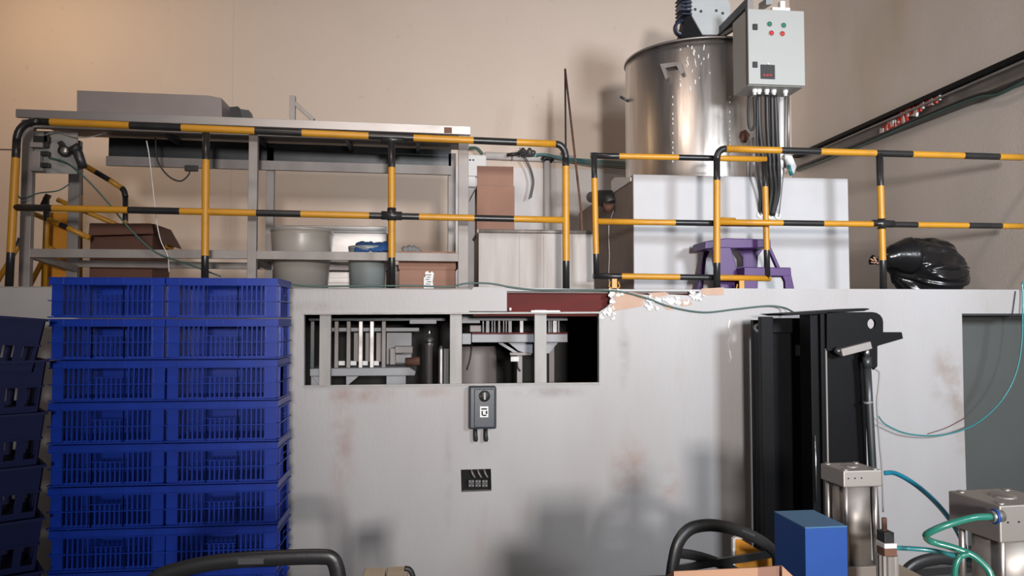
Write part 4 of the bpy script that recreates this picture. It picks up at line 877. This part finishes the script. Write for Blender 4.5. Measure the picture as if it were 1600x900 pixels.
# ================================================================== STACKER MAST
YA, YZ = 4.42, 4.80
ms = thing('lift_mast', (P(1280,700,4.3).x,4.3,0), 'tall black lifting mast with hydraulic ram in front of the wall', 'mast')
def mbx(x0,x1,yt,Y,dep,name,m='mast',bevel=.004,zb=.02):
    A = P(x0,620,Y).x; B = P(x1,620,Y).x; return MB().box((A,Y,zb),(B,Y+dep,P((x0+x1)/2,yt,Y).z)).build(name,M[m],ms,bevel=bevel)
mbx(1191,1207,495,YA+.1,.05,'left_channel'); mbx(1205,1210,495,YA+.1,.16,'left_channel'); 
A = P(1179,620,YZ).x; B = P(1200,620,YZ).x; MB().box((A,YZ,.02),(B,YZ+.05,P(1185,500,YZ).z)).build('rear_channel',M['mast'],ms,bevel=.003)
A = P(1208,620,YA+.1).x; MB().box((A,YA+.14,.1),(A+.012,YZ-.03,P(1190,522,YZ).z)).build('side_plate',M['mast'],ms)
mb = MB(); mb.lathe([(.014,-.004),(.03,-.004),(.03,.002),(.014,.002)],P(1184,512,YZ),'y',18); mb.build('eye_plate',M['alu'],ms)
mbx(1205,1262,500,YZ+.02,.02,'back_plate'); mbx(1205,1296,497,YZ-.02,.03,'cross_member',zb=P(1240,520,YZ-.02).z)
mbx(1268,1282,488,YA+.05,.14,'right_channel'); mbx(1284,1291,489,YA+.02,.16,'right_channel')
mbx(1291,1293.2,545,YA+.01,.02,'pale_edge_strip','steel_dull',0,zb=P(1292,725,YA).z)  # thin pale strip down the channel edge
mbx(1293,1353,489,YA+.06,.12,'carriage_plate')
mb = MB(); mb.tube([P(1260,520,YA+.25),P(1261,560,YA+.25),Vector((P(1263,760,YA+.25).x,YA+.25,.1))],.014,10); mb.build('inner_ram',M['steel_dark'],ms)
MB().bxp(1257,538,1269,556,YA+.2,.03).build('roller',M['white'],ms,bevel=.006); MB().bxp(1246,539,1250,556,YA+.3,.03).build('roller',M['alu'],ms,bevel=.004)
MB().bxp(1262,632,1271,634.5,YA+.19,.02).build('clip',M['alu'],ms)
MB().tube([P(1273.5,680,YA+.03),P(1276,785,YA+.03)],.004,8).build('chain_rod',M['chrome'],ms)
MB().pp([(1219,490),(1350,481.5),(1358,482),(1358,483.5),(1350,486),(1235,493)],YA+.0,.3).build('top_plate',M['mast'],ms)
pt = [(1292,488)]+[(1353,487.5)]+[(1363+17*math.sin(a),503-15.5*math.cos(a)) for a in [0,.4,.8,1.2,1.57]]+[(1380,519),(1409,519),(1411,529),(1373,540),(1371,541),(1371,572),(1366,578),(1354,560),(1340,546),(1292,548)]
Yp = YA+.0
ring = [XZ(1362+6.5*math.cos(k*math.pi/8),506-8*math.sin(k*math.pi/8),Yp) for k in range(16)]
panel([XZ(x,y,Yp) for x,y in pt],[ring],Yp,.02).build('lug_plate',M['mast'],ms)
MB().bar(P(1313,551,Yp-.03),P(1359,539,Yp-.03),.04,.045).build('pin_bracket',M['steel_dull'],ms,bevel=.003)
MB().tube([P(1305,546,Yp-.01),P(1313,551,Yp-.03)],.02,12).build('pin',M['steel_dark'],ms)
MB().tube([P(1354,545,Yp-.03),P(1354,557,Yp-.03)],.016,14).build('ram_tip',M['chrome'],ms)
xrr = P(1355,557,Yp-.03)
MB().tube([P(1354,557,Yp-.03),P(1355,575,Yp-.03)],.026,16).build('ram_gland',M['steel_dark'],ms)
MB().tube([P(1355,575,Yp-.03),P(1358,632,Yp-.03),P(1364,742,Yp-.03),P(1372,900,Yp-.03)],.023,16).build('ram_barrel',M['mast'] if False else M['steel_dark'],ms)
MB().tube([P(1356,627,Yp-.03),P(1356.5,630,Yp-.03)],.027,16).build('ram_band',M['alu'],ms)
MB().tube(curve([P(1369,578,Yp-.02),P(1374,584,Yp-.02),P(1372,610,Yp-.02),P(1370,632,Yp-.02),P(1374,690,Yp-.02),P(1378,735,Yp-.02),P(1380,800,Yp-.02)],6),.005,8).build('bleed_pipe',M['alu'],ms)
bx_ = MB(); zf=.0
bx_.box((P(1179,620,YZ).x,YA-.1,0),(P(1205,620,YA).x,YZ+.1,.12)); bx_.box((P(1270,620,YA).x,YA-.1,0),(P(1360,620,YA).x,YZ+.1,.12)); bx_.box((P(1179,620,YZ).x,YZ-.02,.02),(P(1360,620,YA).x,YZ+.06,.12)); bx_.build('base_frame',M['mast'],ms)

# ================================================================== FOREGROUND BENCHES
ZB = .80
def bench(name,x0,x1,y0,y1,z,label,m):
    t = thing(name,((x0+x1)/2,(y0+y1)/2,0),label,'bench')
    MB().box((x0,y0,z-.03),(x1,y1,z)).build('bench_top',M[m],t,bevel=.003)
    for x in (x0+.03,x1-.03):
        for y in (y0+.03,y1-.03): MB().box((x-.02,y-.02,0),(x+.02,y+.02,z-.03)).build('leg',M['steel_dark'],t)
    return t
YBB = 2.70; b1x0 = P(1228,884,YBB).x; b1x1 = P(1392,884,YBB).x
bench('work_bench',b1x0,b1x1,1.45,YBB,ZB,'pale wooden bench under the aluminium cylinder','wood')
bench('work_bench',.45,b1x0-.01,1.45,2.32,ZB-.002,'dark steel bench under the blue box and carton','steel_dark')
# pneumatic cylinder, turned a little
def pcyl(name, corner_px, corner_py, Y, w, dpt, ang, z0, z1, capt, label, parts_small=True):
    """square tie-rod cylinder; near vertical corner at pixel corner_px and depth Y"""
    p = P(corner_px, corner_py, Y); t = thing(name,(p.x,p.y,z0),label,'pneumatic cylinder')
    rm = Matrix.Translation((p.x,p.y,0)) @ Matrix.Rotation(ang,4,'Z')   # local: x right along front, y back
    MB().box((0,0,z1-capt),(w,dpt,z1),0,rm).build('end_cap',M['alu_brush'],t,bevel=.004)
    MB().box((0,0,z0),(w,dpt,z0+capt*.9),0,rm).build('end_cap',M['alu_brush'],t,bevel=.004)
    c_ = rm @ Vector((w/2,dpt/2,0))
    R_ = min(w,dpt)/2*.86
    n=40; prof=[]
    mb = MB(); ring=[]
    for zz in (z0+capt*.8, z1-capt*.9):
        pass
    mb.tube([Vector((c_.x,c_.y,z0+capt*.8)),Vector((c_.x,c_.y,z1-capt*.9))],R_,40); mb.build('barrel',M['alu_brush'],t)
    for a in (.12*w,.88*w):
        for b in (.12*dpt,.88*dpt):
            q = rm @ Vector((a,b,0)); MB().tube([(q.x,q.y,z0+capt*.5),(q.x,q.y,z1-capt*.5)],.009,12).build('tie_rod',M['steel'],t)
            if parts_small: MB().lathe([(0,.004),(.010,.004),(.012,.001),(.012,-.002)],(q.x,q.y,z1),'z',6).build('nut',M['steel'],t)
    MB().lathe([(0,.006),(R_*.35,.006),(R_*.42,0),(R_*.42,-.004)],(c_.x,c_.y,z1),'z',28).build('boss',M['steel'],t)
    for k in range(3):
        q = rm @ Vector((w*(.12+k*.17),-.001,z1-capt*.45)); MB().lathe([(0,-.001),(.0025,-.001),(.0025,.002)],q,'y',8).build('port_hole',M['ink'],t)
    return t, rm
Yy = 2.48
zc1 = P(1318,736,Yy).z
wfr = (P(1381,740,Yy).x-P(1318,740,Yy).x)
pcyl('pneumatic_cylinder',1318,740,Yy,wfr*.98,.145,math.radians(2),ZB,zc1,.056,'square aluminium pneumatic cylinder upright behind the blue box')
# blue box
Yq = 2.02; pq = P(1258,824,Yq); wq = P(1325,824,Yq).x-pq.x
bb = thing('blue_box',(pq.x,Yq,ZB),'blue painted box with lighter lid on the bench','box')
rmb_ = Matrix.Translation((pq.x,pq.y,0)) @ Matrix.Rotation(math.radians(1.5),4,'Z')
MB().box((0,0,ZB),(wq,.18,pq.z-.004),0,rmb_).build('box_body',M['blue_block'],bb,bevel=.002)
MB().box((0,0,pq.z-.004),(wq,.18,pq.z),0,rmb_).build('lid',M['blue_lid'],bb,bevel=.001)
# small valve
Yv = 2.2
va = thing('knurled_valve',(P(1385,880,Yv).x,Yv,ZB),'small upright valve with ribbed steel base beside the cylinder','valve')
xv = P(1386,860,Yv).x
mb = MB(); n=28; prof = []
zk = P(1386,866,Yv).z
for k in range(n):
    a=2*math.pi*k/n; rr2=.031 if k%2 else .027; prof.append(Vector((xv+rr2*math.cos(a),Yv+rr2*math.sin(a),ZB)))
mb.prism(prof,(0,0,zk-ZB)); mb.build('ribbed_base',M['steel_dull'],va,bevel=.001)
MB().box((xv-.021,Yv-.021,zk),(xv+.019,Yv+.021,P(1384,854,Yv).z)).build('collar',M['rust'],va,bevel=.002)
MB().box((xv-.022,Yv-.023,P(1384,854,Yv).z),(xv+.018,Yv+.023,P(1384,846,Yv).z)).build('white_band',M['white_board'],va,bevel=.002)
MB().box((xv-.02,Yv-.021,P(1384,846,Yv).z),(xv+.011,Yv+.021,P(1384,829,Yv).z)).build('body',M['rubber'],va,bevel=.002)
MB().tube([(xv-.007,Yv,P(1384,829,Yv).z),(xv-.007,Yv,P(1384,809,Yv).z)],.0075,10).build('stem',M['rust'],va)
# right-hand cylinder block
Yr = 1.95; zr1 = P(1580,790,Yr).z
rb_, rm2 = pcyl('pneumatic_cylinder',1562,800,Yr,.20,.19,math.radians(4),ZB,zr1,.10,'large grey cylinder block at the right edge with green tube fitting')
pfx = P(1558,806,Yr-.02); 
MB().tube([P(1548,807,Yr-.03),P(1566,806,Yr-.03)],.016,12).build('tube_fitting',M['steel'],rb_)
MB().tube([P(1552,807,Yr-.03),P(1556,806.8,Yr-.03)],.02,12).build('fitting_ring',M['blue_block'],rb_)
tube('air_tube',[P(1552,807,Yr-.03),P(1520,809,Yr-.03),P(1480,820,Yr-.02),P(1452,832,Yr-.0),P(1447,838,Yr+.02),P(1455,846,Yr+.04),P(1490,856,Yr+.02),P(1520,868,Yr),P(1542,888,Yr-.02),P(1550,905,Yr-.03)],.0092,M['green_tube'],'thick green air tube curving out of the right cylinder block','hose',12)
tube('air_tube',[P(1382,739,2.55),P(1400,740,2.52),P(1430,757,2.45),P(1462,785,2.35),P(1490,820,2.25),P(1505,850,2.2),P(1507,872,2.2),P(1503,905,2.2)],.008,M['blue_tube'],'blue air tube arching from the aluminium cylinder','hose',12)
tube('air_tube',[P(1394,856,Yv),P(1420,857,Yv),P(1455,860,Yv-.02),P(1490,868,Yv-.05),P(1515,875,Yv-.08),P(1540,892,Yv-.1),P(1552,910,Yv-.1)],.0072,M['teal'],'teal air tube running right from the small valve','hose',12)
tube('air_tube',[P(1512,866,1.9),P(1500,870,1.9),P(1493,885,1.9),P(1491,910,1.9)],.0078,M['green_tube'],'short green tube dropping below the tube crossing','hose',12)
# cardboard box in front
Yk = 1.85
cbx = thing('cardboard_box',(P(1140,900,Yk).x,Yk,ZB),'light brown open carton in the bottom foreground','box')
pz0 = P(1053,893,Yk); pz1 = P(1184,887,Yk); pz2 = P(1221,884,Yk+.02)
MB().prism([Vector((pz0.x,Yk,ZB)),Vector((pz1.x,Yk,ZB)),pz1,pz0],(0,.004,0)).build('front_side',M['card_tan'],cbx)
MB().prism([Vector((pz1.x,Yk,ZB)),Vector((pz2.x,Yk+.02,ZB)),pz2,pz1],(0,.004,0)).build('corner_flap',M['card'],cbx)
MB().prism([Vector((pz0.x,Yk+.004,ZB)),Vector((pz0.x,Yk+.25,ZB)),Vector((pz0.x,Yk+.25,pz0.z-.13)),pz0+Vector((0,.004,0))],(.004,0,0)).build('left_side',M['card_tan'],cbx)
MB().prism([Vector((pz0.x,Yk+.25,ZB)),Vector((pz2.x,Yk+.25,ZB)),Vector((pz2.x,Yk+.25,pz2.z-.13)),Vector((pz0.x,Yk+.25,pz0.z-.13))],(0,.004,0)).build('rear_side',M['card_tan'],cbx)
MB().prism([P(1222,884,Yk),P(1240,901,Yk),Vector((P(1240,901,Yk).x,Yk,ZB)),Vector((P(1222,884,Yk).x,Yk,ZB))],(0,.004,0)).build('side_flap',M['card_tan'],cbx)
# chairs
def chair(outline_c, Y, skew, label, slot, width, inner=None, orange=False):
    """outline_c: pixel centreline of the back hoop, left foot to right foot; skew: depth change per pixel"""
    pts = [P(x,y,Y+(x-outline_c[0][0])*skew) for x,y in outline_c]
    cp = curve(pts,8); base = Vector(((pts[0].x+pts[-1].x)/2,(pts[0].y+pts[-1].y)/2-.2,0))
    t = thing('plastic_armchair',base,label,'chair')
    L,R = pts[0],pts[-1]; ax = (R-L); ax.z=0; wl = ax.length; ax.normalize(); fw = Vector((ax.y,-ax.x,0))   # towards camera
    zs = .43
    Ls = Vector((L.x,L.y,zs)); Rs = Vector((R.x,R.y,zs))
    full = [Ls]+cp+[Rs]
    MB().tube(full, width, 12, flatu=.6, up0=(0,1,0)).build('back_hoop',M['blackp'],t)
    if inner: MB().tube(curve([P(x,y,Y+(x-outline_c[0][0])*skew+.01) for x,y in inner],8),width*.8,12,flatu=.6,up0=(0,1,0)).build('back_rail',M['blackp'],t)
    seat = MB(); d = .42
    seat.prism([Ls,Rs,Rs+fw*d,Ls+fw*d],(0,0,.02)); seat.build('seat',M['blackp'],t,bevel=.008)
    for q,s_ in ((Ls,-1),(Rs,1)):
        MB().tube([q,Vector((q.x,q.y,0))-fw*.05+ax*s_*.03],[.024,.017],10).build('leg',M['blackp'],t)
        f2 = q+fw*d; MB().tube([f2,Vector((f2.x,f2.y,0))+fw*.03+ax*s_*.03],[.024,.017],10).build('leg',M['blackp'],t)
    for k in range(4):
        u_ = (k+1)/5; a = Ls.lerp(Rs,u_); zt3 = P(outline_c[0][0],outline_c[0][1],Y).z-.05
        MB().bar(a,Vector((a.x,a.y,min(zt3,.66))),.03,.012).build('back_slat',M['blackp'],t)
    MB().bar(Vector((Ls.x,Ls.y,.66)),Vector((Rs.x,Rs.y,.66)),.014,.03).build('back_rail',M['blackp'],t)
    for q in (Ls,Rs):
        MB().tube(curve([q+Vector((0,0,.16)),q+fw*.15+Vector((0,0,.19)),q+fw*.36+Vector((0,0,.17)),q+fw*.40+Vector((0,0,.0))],5),.02,10,flat=.6).build('armrest',M['blackp'],t)
    if slot:
        (x0,y0),(x1,y1) = slot; a = P(x0,y0,Y+(x0-outline_c[0][0])*skew-width*.62); b = P(x1,y1,Y+(x1-outline_c[0][0])*skew-width*.62)
        MB().bar(a,b,.004,.019).build('grip_inset',M['dark_grey'],t)
    return t
chair([(1048,915),(1052,880),(1060,848),(1076,828),(1098,821),(1125,822),(1160,831),(1192,847),(1210,864),(1214,880),(1210,905)],3.1,.0010,'black plastic armchair, centre right, orange board behind it',((1158,830),(1179,838)),.026,inner=[(1056,864),(1085,868),(1118,878),(1150,894),(1170,910)])
chair([(222,935),(246,903),(285,889),(335,879),(390,874),(450,871),(500,870),(518,873),(526,888),(530,915)],2.5,-.0001,'black plastic armchair at the bottom left in front of the crates',((372,877),(412,876)),.025)
chair([(1404,925),(1412,900),(1430,882),(1462,873),(1498,874),(1530,884),(1556,905),(1566,930)],2.95,.0003,'black plastic armchair partly hidden by the tubes at right',None,.026)
ob_ = thing('orange_board',(P(1175,870,3.35).x,3.35,0),'orange board with a pale edge standing behind the right chair','board')
q = [(1150,843),(1158,843),(1206,872),(1212,905),(1148,905)]
pz = [P(x,y,3.35) for x,y in q]; pz[-1].z = 0; pz[-2].z = 0
MB().prism(pz,(0,.012,0)).build('board_face',M['orange'],ob_)
pe = [P(1145,842,3.355),P(1152,838,3.355),P(1163,841,3.355),P(1150,846,3.355),P(1150,905,3.355),P(1145,905,3.355)]; pe[-1].z=0; pe[-2].z=0
MB().prism(pe,(0,.02,0)).build('pale_edge',M['white_board'],ob_)
# small wooden stool at the bottom
zw = P(600,887.5,2.84).z
ws = thing('wooden_stool',(P(600,890,2.6).x,2.6,0),'pale wooden stool top at the bottom of the frame','stool')
xA,xB,xM = P(556,890,2.52).x,P(634,890,2.52).x,P(596,890,2.52).x
MB().box((xA,2.52,zw-.06),(xM-.003,2.85,zw)).build('plank',M['wood'],ws,bevel=.006); MB().box((xM+.001,2.52,zw-.06),(xB,2.85,zw+.002)).build('plank',M['wood'],ws,bevel=.006)
for x in (xA+.02,xB-.02):
    for y in (2.55,2.82): MB().box((x-.016,y-.016,0),(x+.016,y+.016,zw-.06)).build('leg',M['wood'],ws)
MB().tube(curve([P(632,888,2.6),P(640,890,2.6),P(645,900,2.6),P(646,915,2.6)],4),.009,8).build('black_strap',M['rubber'],ws)
for o in bpy.data.objects:
    if '_org' in o: del o['_org']
